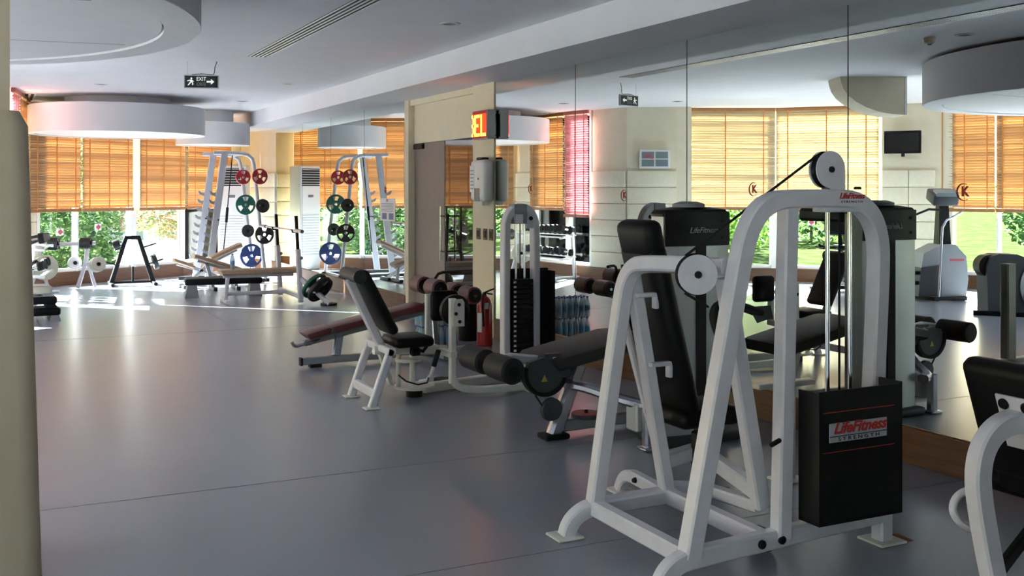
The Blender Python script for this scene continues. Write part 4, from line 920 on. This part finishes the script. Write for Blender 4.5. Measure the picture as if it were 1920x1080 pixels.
# arched stack frame
YS = 7.90
q = MB(); path = [(3.805, YS, .05), (3.805, YS, 1.22), (3.815, YS, 1.29), (3.845, YS, 1.35), (3.89, YS, 1.39), (3.945, YS, 1.405), (4.0, YS, 1.39), (4.045, YS, 1.35), (4.075, YS, 1.29), (4.087, YS, 1.22), (4.087, YS, .05)]
q.rect(path, .09, .06, (0, 1, 0), sm=2); q.build('stack_arch', WS, ad)
q = MB(); q.lohi((3.865, 7.845, 1.26), (3.985, 7.955, 1.425), .004); q.build('top_box', 'mid_grey', ad)
q = MB(); q.lohi((3.875, 7.842, 1.265), (3.945, 7.846, 1.34)); q.build('instruction_card', 'paper', ad, smooth=False)
q = MB(); q.lohi((3.985, 7.86, 1.22), (4.06, 7.94, 1.35), .004); q.build('side_bracket', WS, ad)
bolts('bolt', [(4.025, 7.858, 1.305)], (0, -1, 0), .018, 'black_metal', ad)
for x in (3.905, 3.985):
    q = MB(); q.cyl((x, YS, .10), (x, YS, 1.28), .011); q.build('guide_rod', 'chrome', ad)
q = MB(); q.cyl((3.945, YS, .80), (3.945, YS, 1.28), .005); q.build('cable', 'black_rubber', ad)
for k in range(16):
    q = MB(); q.lohi((3.855, YS-.06, .14+.041*k), (4.04, YS+.06, .178+.041*k), .003); wp = q.build('weight_plate', 'black_metal', ad)
    q = MB(); q.lohi((3.857, YS-.0625, .150+.041*k), (3.88, YS-.0598, .168+.041*k)); q.build('weight_mark', 'paper', wp, smooth=False)
q = MB(); q.lohi((3.80, YS+.07, .10), (4.25, YS+.085, .875)); q.lohi((4.235, YS-.06, .10), (4.25, YS+.08, .855)); q.build('shroud', 'black_metal', ad, smooth=False)
q = MB(); q.lohi((3.76, YS-.09, .005), (4.27, YS+.10, .06), .006); q.build('stack_base', CS, ad)

# ------------------------------------------------------------------ maroon decline bench
db = thing('decline_bench', 'grey decline bench with maroon pads and maroon foot rollers', 'bench', (3.0, 9.05, 0))
YB = 9.05
q = MB(); bent_pad(q, [(2.385, .285), (2.40, .30), (2.60, .345), (2.615, .34)], YB-.14, YB+.14, .075); q.build('head_pad', 'maroon_vinyl', db)
q = MB(); bent_pad(q, [(2.622, .34), (2.64, .352), (3.05, .43), (3.45, .505), (3.485, .50)], YB-.14, YB+.14, .075); q.build('back_pad', 'maroon_vinyl', db)
q = MB(); q.rect([(2.40, YB, .20), (2.98, YB, .315), (3.60, YB, .435)], .06, .055, (0, 1, 0)); q.build('spine', 'mid_grey', db)
q = MB(); q.rect([(2.34, YB-.10, .055), (3.95, YB-.05, .055)], .06, .06, (0, 1, 0)); q.build('base_beam', 'mid_grey', db)
q = MB(); q.box((2.345, YB-.10, .055), (.02, .066, .066)); q.build('end_cap', 'black_rubber', db, smooth=False)
q = MB(); q.lohi((2.42, YB-.14, .0), (2.52, YB-.06, .026)); q.build('rubber_foot', 'black_rubber', db, smooth=False)
q = MB(); q.rect([(2.66, YB-.09, .08), (2.71, YB-.02, .27)], .055, .075, (0, 1, 0), .012); q.build('post', SS, db)
q = MB(); q.cyl((2.70, YB-.07, .27), (2.70, YB+.05, .27), .032); q.build('pivot', 'mid_grey', db)
q = MB(); q.tube([(2.52, YB-.05, .235), (2.42, YB-.06, .205), (2.32, YB-.06, .185), (2.29, YB-.06, .195), (2.275, YB-.06, .225)], .014, 8); q.build('drag_handle', 'silver_steel', db)
q = MB(); q.rect([(3.62, YB-.06, .08), (3.60, YB, .66)], .06, .06, (0, 1, 0)); q.rect([(3.60, YB, .44), (3.90, YB, .565)], .055, .055, (0, 1, 0)); q.build('foot_post', SS, db)
q = MB(); q.cyl((3.56, YB-.33, .655), (3.56, YB+.30, .655), .014); q.cyl((3.90, YB-.33, .575), (3.90, YB+.30, .575), .014); q.build('roller_axle', 'chrome', db)
for x, z in ((3.56, .655), (3.90, .575)):
    for y0, y1 in ((YB-.32, YB-.08), (YB+.06, YB+.29)):
        q = MB(); q.lathe([(.066, 0), (.08, .014), (.08, y1-y0-.014), (.066, y1-y0)], (x, y0, z), (0, 1, 0), n=26); rl = q.build('roller', 'maroon_vinyl', db)
        q = MB(); q.cyl((x, y0-.003, z), (x, y0+.006, z), .062, n=24); q.build('end_cap', 'black_plastic', rl)
        q = MB(); q.cyl((x, y1-.006, z), (x, y1+.003, z), .062, n=24); q.build('end_cap', 'black_plastic', rl)
q = MB(); q.tube([(3.62, YB+.02, .62), (3.635, YB, .72), (3.66, YB-.02, .765), (3.70, YB-.05, .78), (3.78, YB-.12, .782), (3.84, YB-.16, .782)], .014, 8); q.build('grab_handle', 'black_rubber', db)
q = MB(); q.rect([(3.62, YB-.32, .04), (3.62, YB+.26, .04)], .06, .06, (1, 0, 0)); q.build('front_foot', 'mid_grey', db)

# ------------------------------------------------------------------ far end: plates, rack, benches
def grip_plate(label, r, m, c, axis, th=.035, holes=3, ring='plate', group=None):
    """weight plate: rim, hub and web with hand holes"""
    c = V(c); a = V(axis).normalized(); t = thing('weight_plate', label, 'weight plate', c, 0, group)
    u = a.cross(V((0, 0, 1)) if abs(a.z) < .9 else V((1, 0, 0))).normalized(); v = a.cross(u)
    q = MB(); q.lathe([(r*.80, -th/2), (r*.97, -th/2), (r, -th*.3), (r, th*.3), (r*.97, th/2), (r*.80, th/2)], c, a, n=32, close=True); q.build('rim', m, t)
    q = MB(); q.lathe([(.026, -th*.6), (r*.38, -th*.5), (r*.38, th*.5), (.026, th*.6)], c, a, n=24, close=True); q.build('hub', m, t)
    q = MB()
    for k in range(holes):
        g = 2*PI*k/holes + PI/2; w = PI/holes*.62; n = 6
        poly = [(r*.34*math.cos(g-w+2*w*i/n), r*.34*math.sin(g-w+2*w*i/n)) for i in range(n+1)] + [(r*.83*math.cos(g+w-2*w*i/n), r*.83*math.sin(g+w-2*w*i/n)) for i in range(n+1)]
        q.prism(poly, c - a*th*.25, u, v, a*th*.5)
    q.build('web', m, t, smooth=False)
    return t
def disc_plate(label, r, m, c, axis, th=.035, hub='black_metal', group=None):
    c = V(c); a = V(axis).normalized(); t = thing('weight_plate', label, 'weight plate', c, 0, group)
    q = MB(); q.lathe([(.02, -th*.3), (r*.45, -th*.3), (r*.50, -th*.42), (r*.80, -th*.42), (r*.86, -th/2), (r*.97, -th/2), (r, -th*.3), (r, th*.3), (r*.97, th/2), (r*.86, th/2), (r*.8, th*.42), (r*.5, th*.42), (r*.45, th*.3), (.02, th*.3)], c, a, n=32); q.build('disc', m, t)
    q = MB(); q.cyl(c - a*th*.55, c + a*th*.55, .03, n=16); q.build('hub', hub, t)
    return t
rk = thing('squat_rack', 'grey squat rack with toothed bar catches and bent top tubes', 'gym rack', (3.5, 17.85, 0))
LG = [(1.762, 1.276, .80), (1.763, 1.282, .828, .40)]
for Y, lb, lt, tl, gt, gb in ((17.45, 3.06, 3.30, 3.13, 3.78, 3.975), (18.40, 3.02, 3.29, 3.11, 3.76, 3.99)):
    q = MB(); q.rect([(lb-.02, Y, .05), (lt, Y, 2.13)], .05, .11, (0, 1, 0)); q.build('ladder_post', 'rack_grey', rk)
    for k in range(9):
        z = .35 + .135*k; x = lb - .02 + (lt-lb+.02)*(z-.05)/2.08 - .05
        q = MB(); q.prism([(0, 0), (-.08, .035), (-.105, .095), (-.075, .09), (-.03, .055), (.0, .065)], (x, Y-.012, z), (1, 0, 0), (0, 0, 1), (0, .024, 0)); q.build('bar_catch', 'mid_grey', rk, smooth=False)
    q = MB(); q.tube([(tl, Y, 2.15), (gt-.22, Y, 2.145), (gt-.10, Y, 2.12), (gt-.03, Y, 2.06), (gt, Y, 1.95), (gb, Y, .03)], .032, 12); q.build('top_tube', 'rack_grey', rk)
    q = MB(); q.rect([(lb-.30, Y, .04), (gb+.06, Y, .04)], .06, .06, (0, 1, 0)); q.build('base_rail', 'dark_grey', rk)
    for z in (1.762, 1.28, .81) + ((.40,) if Y > 18 else ()):
        x = gt + (gb-gt)*(1.95-z)/1.92; q = MB(); q.cyl((x, Y+.02, z), (x, Y-.13, z), .012, n=10); q.build('plate_peg', 'chrome', rk)
q = MB(); q.rect([(3.97, 17.45, .04), (3.97, 18.40, .04)], .06, .06, (1, 0, 0)); q.build('rear_rail', 'dark_grey', rk)
q = MB(); q.rect([(3.62, 17.45, 2.14), (3.62, 18.40, 2.14)], .06, .05, (1, 0, 0)); q.build('top_cross', 'rack_grey', rk)
q = MB(); q.tube([(3.49, 17.75, 2.12), (3.33, 17.72, .44)], .009, 6); q.build('cable', 'black_rubber', rk)
q = MB(); q.tube([(3.405, 17.735, 1.25), (3.385, 17.73, 1.0)], .022, 8); q.build('cable_grip', 'black_rubber', rk)
q = MB(); q.cyl((3.20, 17.40, 1.05), (3.16, 18.45, 1.05), .014); q.build('catch_bar', 'black_metal', rk)
AX = (.12, -1, 0)
grip_plate('red grip plate on the near post of the squat rack', .132, 'plate_red', (3.853, 17.34, 1.762), AX)
disc_plate('plain black disc under the near red plate on the squat rack', .115, 'plate_black', (3.90, 17.34, 1.276), AX)
grip_plate('large black grip plate low on the near rack post', .160, 'plate_black', (3.93, 17.34, .80), AX)
grip_plate('red grip plate on the rear post of the squat rack', .130, 'plate_red', (3.778, 18.29, 1.763), AX)
grip_plate('green grip plate on the rear post of the squat rack', .176, 'plate_green', (3.82, 18.29, 1.282), AX)
disc_plate('small black disc between the green and blue plates on the rack', .111, 'plate_black', (3.86, 18.29, .828), AX)
grip_plate('large blue grip plate lowest on the squat rack', .204, 'plate_blue', (3.92, 18.29, .40), AX)
# adjustable benches in front of the rack
def bench_frame(t, pts, feet, m='silver_paint'):
    for p in pts:
        q = MB(); q.rect(p, .05, .055, (0, 1, 0)); q.build('frame_tube', m, t)
    for x, y in feet:
        q = MB(); q.lohi((x-.03, y-.22, .0), (x+.03, y+.22, .055), .008); q.build('foot', 'dark_grey', t)
t = thing('flat_bench', 'tan padded bench tipped down toward the mirror beside the black step', 'bench', (3.05, 16.5, 0))
q = MB(); bent_pad(q, [(2.66, .56), (2.70, .555), (3.36, .335), (3.40, .31)], 16.36, 16.64, .07); q.build('pad', 'tan_vinyl', t)
bench_frame(t, [[(2.72, 16.5, .46), (3.36, 16.5, .25)], [(2.85, 16.5, .42), (2.95, 16.5, .04)], [(3.28, 16.5, .28), (3.30, 16.5, .04)]], [(2.95, 16.5), (3.30, 16.5)])
t = thing('incline_bench', 'tan adjustable bench folded into a V beside the squat rack', 'bench', (2.95, 16.98, 0))
q = MB(); bent_pad(q, [(2.44, .47), (2.47, .465), (2.72, .37), (2.75, .35)], 16.85, 17.11, .06); q.build('seat_pad', 'tan_vinyl', t)
q = MB(); bent_pad(q, [(2.98, .48), (3.02, .50), (3.42, .68), (3.46, .69)], 16.85, 17.11, .065); q.build('back_pad', 'tan_vinyl', t)
bench_frame(t, [[(2.48, 16.98, .39), (2.95, 16.98, .24), (3.30, 16.98, .04)], [(3.40, 16.98, .59), (2.95, 16.98, .36), (2.62, 16.98, .04)]], [(2.58, 16.98), (3.34, 16.98)])
# bench press
bp_ = thing('bench_press', 'white bench press with a tan bench and loaded bar uprights', 'bench', (3.3, 14.55, 0))
YP = 14.55
q = MB(); bent_pad(q, [(2.68, .44), (2.71, .455), (3.76, .455), (3.79, .44)], YP-.15, YP+.15, .075); q.build('pad', 'tan_vinyl', bp_)
q = MB(); q.rect([(2.80, YP, .37), (2.76, YP-.02, .01)], .055, .05, (0, 1, 0)); q.rect([(2.76, YP-.2, .02), (2.76, YP+.2, .02)], .05, .04, (1, 0, 0)); q.build('rear_leg', WS, bp_)
q = MB(); q.rect([(2.74, YP, .36), (3.70, YP, .36)], .06, .05, (0, 1, 0)); q.rect([(2.80, YP, .12), (3.60, YP, .12)], .05, .05, (0, 1, 0)); q.build('spine', WS, bp_)
for y in (13.98, 15.12):
    q = MB(); q.rect([(3.66, y, .02), (3.62, y, .74)], .06, .07, (1, 0, 0)); q.build('upright', WS, bp_)
    q = MB(); q.rect([(3.62, y, .73), (3.595, y, 1.19)], .04, .05, (1, 0, 0)); q.prism([(0, 0), (-.05, 0), (-.06, .05), (-.045, .05), (-.035, .018), (0, .018)], (3.59, y-.02, .96), (1, 0, 0), (0, 0, 1), (0, .04, 0)); q.build('bar_holder', 'black_metal', bp_)
    q = MB(); q.cyl((3.66, y-.04, .62), (3.66, y+.06, .62), .022); q.build('pin_knob', 'mid_grey', bp_)
q = MB(); q.rect([(3.66, 13.94, .10), (3.66, 15.16, .10)], .06, .06, (1, 0, 0)); q.build('cross_rail', WS, bp_)
q = MB(); q.rect([(3.66, 13.98, .34), (3.93, 13.52, .03)], .055, .06, (0, 0, 1)); q.build('plate_arm', WS, bp_)
t = thing('barbell', 'chrome barbell resting on the bench press uprights', 'barbell', (3.545, 14.7, 1.0))
q = MB(); q.cyl((3.553, 15.75, .998), (3.553, 13.85, .998), .014); q.build('shaft', 'chrome', t)
for a, b_ in ((13.85, 13.50), (15.60, 15.95)):
    q = MB(); q.cyl((3.553, a, .998), (3.553, b_, .998), .025); q.build('sleeve', 'silver_steel', t)
for k in range(2):
    grip_plate(('dark green grip plate leaning on the bench press arm', 'black grip plate stacked outside the green one on the bench press arm')[k], .20, ('plate_green', 'plate_black')[k], (3.80+.05*k, 13.80-.10*k, .255-.045*k), (.42, -.62, -.55), .045)
disc_plate('black disc lying flat on the floor beside the bench press', .11, 'plate_black', (3.945, 13.62, .018), (0, 0, 1), .034)
# aerobic steps
def step(name, label, c, rz, L, w, h, m='black_plastic', foot='mid_grey', z0=0., top='dark_grey'):
    t = thing(name, label, 'aerobic step', (c[0], c[1], z0), rz)
    q = MB(); q.pad((0, 0, h-.045), (L, w, .09), .03); q.build('platform', m, t, local=True)
    q = MB(); q.lohi((-L*.45, -w*.42, h-.001), (L*.45, w*.42, h+.004), .002); q.build('mat', top, t, local=True)
    for s in (-1, 1):
        q = MB(); q.hull([V((s*L*.32, -w*.5, 0)), V((s*L*.32, w*.5, 0)), V((s*L*.5, -w*.5, 0)), V((s*L*.5, w*.5, 0)), V((s*L*.35, -w*.42, h-.07)), V((s*L*.35, w*.42, h-.07)), V((s*L*.46, -w*.42, h-.07)), V((s*L*.46, w*.42, h-.07))]); q.build('riser', foot, t, local=True)
    return t
step('aerobic_step', 'long black aerobic step with grey risers behind the bench press', (2.92, 15.52), -.12, 1.08, .40, .27)
step('aerobic_step', 'black aerobic step at the bottom of the stack by the near pillar', (.30, 13.62), .05, .68, .38, .15, z0=0.)
step('aerobic_step', 'pale topped aerobic step in the middle of the stack by the near pillar', (.27, 13.62), .05, .66, .37, .13, 'black_plastic', 'black_plastic', .155, 'light_grey')
step('aerobic_step', 'cream aerobic step on top of the stack by the near pillar', (.24, 13.62), .05, .62, .35, .12, 'plate_cream', 'mid_grey', .29, 'light_grey')
# white barbell rack with plates
t = thing('barbell_rack', 'white steel rack on splayed legs holding plates by the window', 'gym rack', (1.1, 17.0, 0))
YR = 17.52
q = MB(); q.rect([(.38, YR, .70), (1.34, YR, .71)], .06, .06, (0, 1, 0)); q.build('top_bar', WS, t)
for x in (.55, 1.22):
    q = MB(); q.rect([(x, YR, .69), (x-.02, YR, .42), (x-.14, YR, .02)], .06, .06, (0, 1, 0)); q.rect([(x-.01, YR, .45), (x+.12, YR, .02)], .05, .05, (0, 1, 0)); q.build('leg_pair', WS, t)
    q = MB(); q.rect([(x, YR-.25, .40), (x, YR+.25, .40)], .05, .05, (1, 0, 0)); q.build('peg_arm', WS, t)
PG = 'plates on the white rack'
disc_plate('big cream plate at the pillar end of the white rack', .19, 'plate_cream', (.61, YR-.28, .37), (.25, -1, 0), .05)
disc_plate('white rimmed plate behind the big cream one on the white rack', .18, 'white_frame', (.59, YR-.22, .36), (.25, -1, 0), .05)
disc_plate('smaller cream plate at the window end of the white rack', .115, 'plate_cream', (1.36, YR-.26, .40), (.25, -1, 0), .05)
disc_plate('white rimmed plate behind the smaller cream one on the white rack', .115, 'white_frame', (1.33, YR-.20, .385), (.25, -1, 0), .05)
disc_plate('white plate on the rear peg of the white rack', .105, 'white_frame', (1.05, YR+.16, .40), (.25, -1, 0), .06)
disc_plate('black plate hung at the pillar end of the white rack top bar', .10, 'plate_black', (.74, YR-.03, .715), (1, -.35, 0), .14)
disc_plate('black plate hung at the window end of the white rack top bar', .09, 'plate_black', (1.20, YR-.03, .715), (1, -.35, 0), .16)
# black plate tree
t = thing('plate_tree', 'black A-shaped plate tree in front of the window post', 'gym rack', (1.95, 17.9, 0))
YT = 17.9
q = MB(); q.rect([(1.60, YT, .03), (1.83, YT, .77), (2.02, YT, .77), (2.25, YT, .03)], .06, .075, (0, 1, 0)); q.build('frame', 'black_metal', t)
for x in (1.60, 2.25):
    q = MB(); q.rect([(x, YT-.30, .03), (x, YT+.30, .03)], .05, .05, (1, 0, 0)); q.build('foot', 'black_metal', t)
q = MB(); q.rect([(1.60, YT, .05), (2.25, YT, .05)], .04, .04, (0, 1, 0)); q.build('rung', 'black_metal', t)
q = MB(); q.cyl((1.93, YT-.02, .05), (1.93, YT-.02, .30), .02); q.build('bar_tube', 'black_metal', t)
for x, z, s in ((1.78, .63, -1), (1.66, .34, -1), (2.07, .60, 1), (2.18, .34, 1)):
    q = MB(); q.tube([(x, YT, z), (x+s*.22, YT-.02, z+.07)], .012, 8); q.build('peg', 'black_metal', t)
disc_plate('black plate high on the plate tree, pillar side', .085, 'plate_black', (1.68, YT-.01, .655), (1, 0, .3), .10)
disc_plate('black plate low on the plate tree, mirror side', .13, 'plate_black', (2.27, YT-.01, .37), (1, 0, .3), .07)
# dumbbell rack and dumbbells
A, B = W['w4'], W['w5']; c, d, n = along(A, B, .47, .30); rz = math.atan2(d.y, d.x)
t = thing('dumbbell_rack', 'two-tier white dumbbell rack in the bay between the cream columns', 'gym rack', (c.x, c.y, 0), rz)
DR = t; ny = 1 if V((-math.sin(rz), math.cos(rz), 0)).dot(n) > 0 else -1
RL = 1.34
for z, nm in ((.36, 'lower_tray'), (.735, 'upper_tray')):
    for s, o_ in ((.11, -.02), (-.11, .02)):
        q = MB(); q.box((0, ny*s, z+o_), (RL, .07, .02), Matrix.Rotation(ny*.18, 3, 'X')); q.build(nm, 'white_frame', t, local=True)
for x in (-RL/2+.06, RL/2-.06):
    q = MB(); q.rect([(x, -ny*.16, .0), (x, -ny*.10, .80)], .06, .05, (1, 0, 0)); q.rect([(x, -ny*.24, .02), (x, ny*.24, .02)], .06, .04, (1, 0, 0)); q.rect([(x, -ny*.12, .36), (x, ny*.16, .33)], .04, .04, (1, 0, 0)); q.rect([(x, -ny*.10, .735), (x, ny*.16, .705)], .04, .04, (1, 0, 0)); q.build('upright', 'white_frame', t, local=True)
dbp = thing('dumbbell', 'x', 'dumbbell', (0, 0, 0), 0, 'dumbbells on the two-tier rack')
for s in (-1, 1):
    q = MB(); q.lathe([(.055, 0), (.070, .012), (.070, .065), (.058, .075)], (0, s*.065 if s > 0 else -.14, 0), (0, 1, 0), n=18); q.build('head', 'black_rubber', dbp, local=True)
q = MB(); q.cyl((0, -.066, 0), (0, .066, 0), .016, n=12); q.build('handle', 'chrome', dbp, local=True)
first = True
ORD = ['first', 'second', 'third', 'fourth', 'fifth', 'sixth', 'seventh', 'eighth', 'ninth']
for tier, nn_, z in ((0, 8, .470), (1, 9, .845)):
    for i in range(nn_):
        s = -RL/2 + .10 + (RL-.2)*i/(nn_-1)
        o = dbp if first else copy_tree(dbp); first = False
        p = V((c.x, c.y, 0)) + d*s + n*.0
        sc = (.80 + .035*i) if tier else (.85 + .03*((i*3) % 5))
        o.location = (p.x, p.y, z + .07*(sc-1)); o.rotation_euler = (ny*.18, 0, rz + (0 if tier else (.25 if i % 2 else -.15))); o.scale = (sc, sc, sc)
        o['label'] = 'black dumbbell on the %s tier, %s from the garden-side column' % (('lower', 'upper')[tier], ORD[i])
# ------------------------------------------------------------------ cardio machines facing the garden (seen in the mirrors)
RZ = math.radians(-153.9)
t = thing('stair_climber', 'grey stair climber with a tall black mast and console', 'gym machine', (-2.62, 10.62, 0), RZ)
q = MB(); prof = [(-.30, .06), (.33, .06), (.36, .30), (.33, .62), (.18, .78), (-.02, .78), (-.26, .66), (-.30, .42)]
q.prism(prof, (0, .22, 0), (1, 0, 0), (0, 0, 1), (0, -.44, 0)); q.build('housing', 'mid_grey', t, local=True, smooth=False)
q = MB(); q.prism([(-.34, .06), (-.02, .06), (-.02, .50), (-.30, .46)], (0, .235, 0), (1, 0, 0), (0, 0, 1), (0, -.47, 0)); q.build('step_well', 'dark_grey', t, local=True, smooth=False)
for z in (.22, .36):
    q = MB(); q.lohi((-.44, -.20, z), (-.08, .20, z+.05), .01); q.build('pedal', 'black_plastic', t, local=True)
q = MB(); q.hull([V((x, y, z)) for x, z, w_ in ((.0, .76, .10), (.17, .76, .10), (.02, 1.34, .06), (.15, 1.34, .06)) for y in (-w_, w_)]); q.build('mast', 'black_plastic', t, local=True)
q = MB(); q.pad((.09, 0, 1.44), (.36, .30, .17), .03, Matrix.Rotation(-.35, 3, 'X')); cs = q.build('console', 'dark_grey', t, local=True)
q = MB(); q.box((.09, .115, 1.50), (.30, .15, .06), Matrix.Rotation(-.35, 3, 'X')); q.build('display', 'lcd', cs, local=True, smooth=False)
q = MB(); q.tube([(.05, .05, 1.26), (-.15, .12, 1.27), (-.36, .20, 1.20)], .017, 8); q.build('handrail', 'black_rubber', t, local=True)
q = MB(); q.tube([(.26, .26, 1.24), (.02, .30, 1.12), (-.04, .31, 1.02), (-.09, .31, .06)], .016, 8); q.build('handrail', 'silver_steel', t, local=True)
q = MB(); q.rect([(-.14, .32, .04), (.32, .24, .04)], .05, .05, (0, 1, 0)); q.rect([(-.36, -.2, .03), (-.1, .32, .03)], .05, .05, (1, 0, 0)); q.rect([(.3, -.22, .03), (.3, .26, .03)], .05, .05, (1, 0, 0)); q.build('base', 'black_metal', t, local=True)
q = MB(); q.lohi((.10, .2205, .55), (.30, .2215, .585)); q.build('red_stripe', 'print_red', t, local=True, smooth=False)
t = thing('elliptical_trainer', 'dark grey elliptical trainer with a round flywheel housing', 'gym machine', (-1.95, 8.98, 0), RZ)
q = MB(); n_ = 10; prof = [(-.26, .03), (.42, .03), (.46, .25), (.40, .52), (.28, .68), (.10, .75), (-.12, .755), (-.22, .72), (-.27, .60)]
q.prism(prof, (0, .15, 0), (1, 0, 0), (0, 0, 1), (0, -.30, 0)); q.build('flywheel_housing', 'dark_grey', t, local=True, smooth=False)
q = MB(); q.prism([(.30+.17*math.cos(a), .36+.26*math.sin(a)) for a in [2*PI*k/28 for k in range(28)]], (0, .152, 0), (1, 0, 0), (0, 0, 1), (0, .02, 0)); q.build('side_disc', 'light_grey', t, local=True)
q = MB(); q.prism([(.30+.14*math.cos(a), .22+.14*math.sin(a)) for a in [2*PI*k/24 for k in range(24)]], (0, .17, 0), (1, 0, 0), (0, 0, 1), (0, .05, 0)); q.build('crank', 'mid_grey', t, local=True)
q = MB(); q.lathe([(.12, 0), (.14, .02), (.14, .20), (.12, .22)], (-.20, -.12, .60), (0, 1, 0), n=24); q.build('front_roller', 'black_plastic', t, local=True)
q = MB(); q.rect([(-.42, .10, .03), (.20, .36, .03)], .06, .05, (0, 0, 1)); q.rect([(-.1, 0, .03), (1.3, 0, .03)], .08, .06, (0, 1, 0)); q.build('base', 'black_metal', t, local=True)
q = MB(); q.rect([(.32, .26, .22), (1.2, .26, .18)], .05, .05, (0, 1, 0)); q.lohi((.75, .18, .20), (1.15, .36, .25), .01); q.build('pedal_arm', 'mid_grey', t, local=True)
t = thing('exercise_bike', 'white exercise bike with a black backrest in front of the sunlit blind', 'gym machine', (-2.25, 12.15, 0), RZ)
q = MB(); q.pad((.0, 0, 1.0), (.42, .12, .30), .05); q.build('backrest', 'black_vinyl', t, local=True)
q = MB(); q.tube([(-.30, .0, .70), (-.22, .0, .66), (.28, .0, .65)], .02, 8); q.tube([(-.28, .2, .66), (-.28, -.2, .66)], .016, 8); q.build('handlebar', 'black_rubber', t, local=True)
q = MB(); q.hull([V((x, y, z)) for x, z in ((-.08, .55), (.18, .60), (.30, .12), (-.12, .10), (.28, .40)) for y in (-.10, .10)]); q.build('housing', 'white_frame', t, local=True)
q = MB(); q.cyl((.02, -.13, .28), (.02, .13, .28), .13, n=24); q.build('flywheel', 'mid_grey', t, local=True)
q = MB(); q.pad((.10, 0, .66), (.30, .34, .08), .03); q.rect([(.05, 0, .60), (.02, 0, .95)], .05, .05, (0, 1, 0)); q.build('seat', 'black_vinyl', t, local=True)
q = MB(); q.rect([(-.34, -.25, .03), (-.34, .25, .03)], .06, .05, (1, 0, 0)); q.rect([(.34, -.25, .03), (.34, .25, .03)], .06, .05, (1, 0, 0)); q.rect([(-.34, 0, .05), (.34, 0, .05)], .06, .06, (0, 1, 0)); q.build('base', 'black_metal', t, local=True)
for s in (-1, 1):
    q = MB(); q.rect([(.02, s*.14, .28), (.10, s*.15, .16)], .02, .03, (0, 1, 0)); q.lohi((.05, s*.15-.05, .14), (.16, s*.15+.05, .17)); q.build('pedal', 'black_plastic', t, local=True)
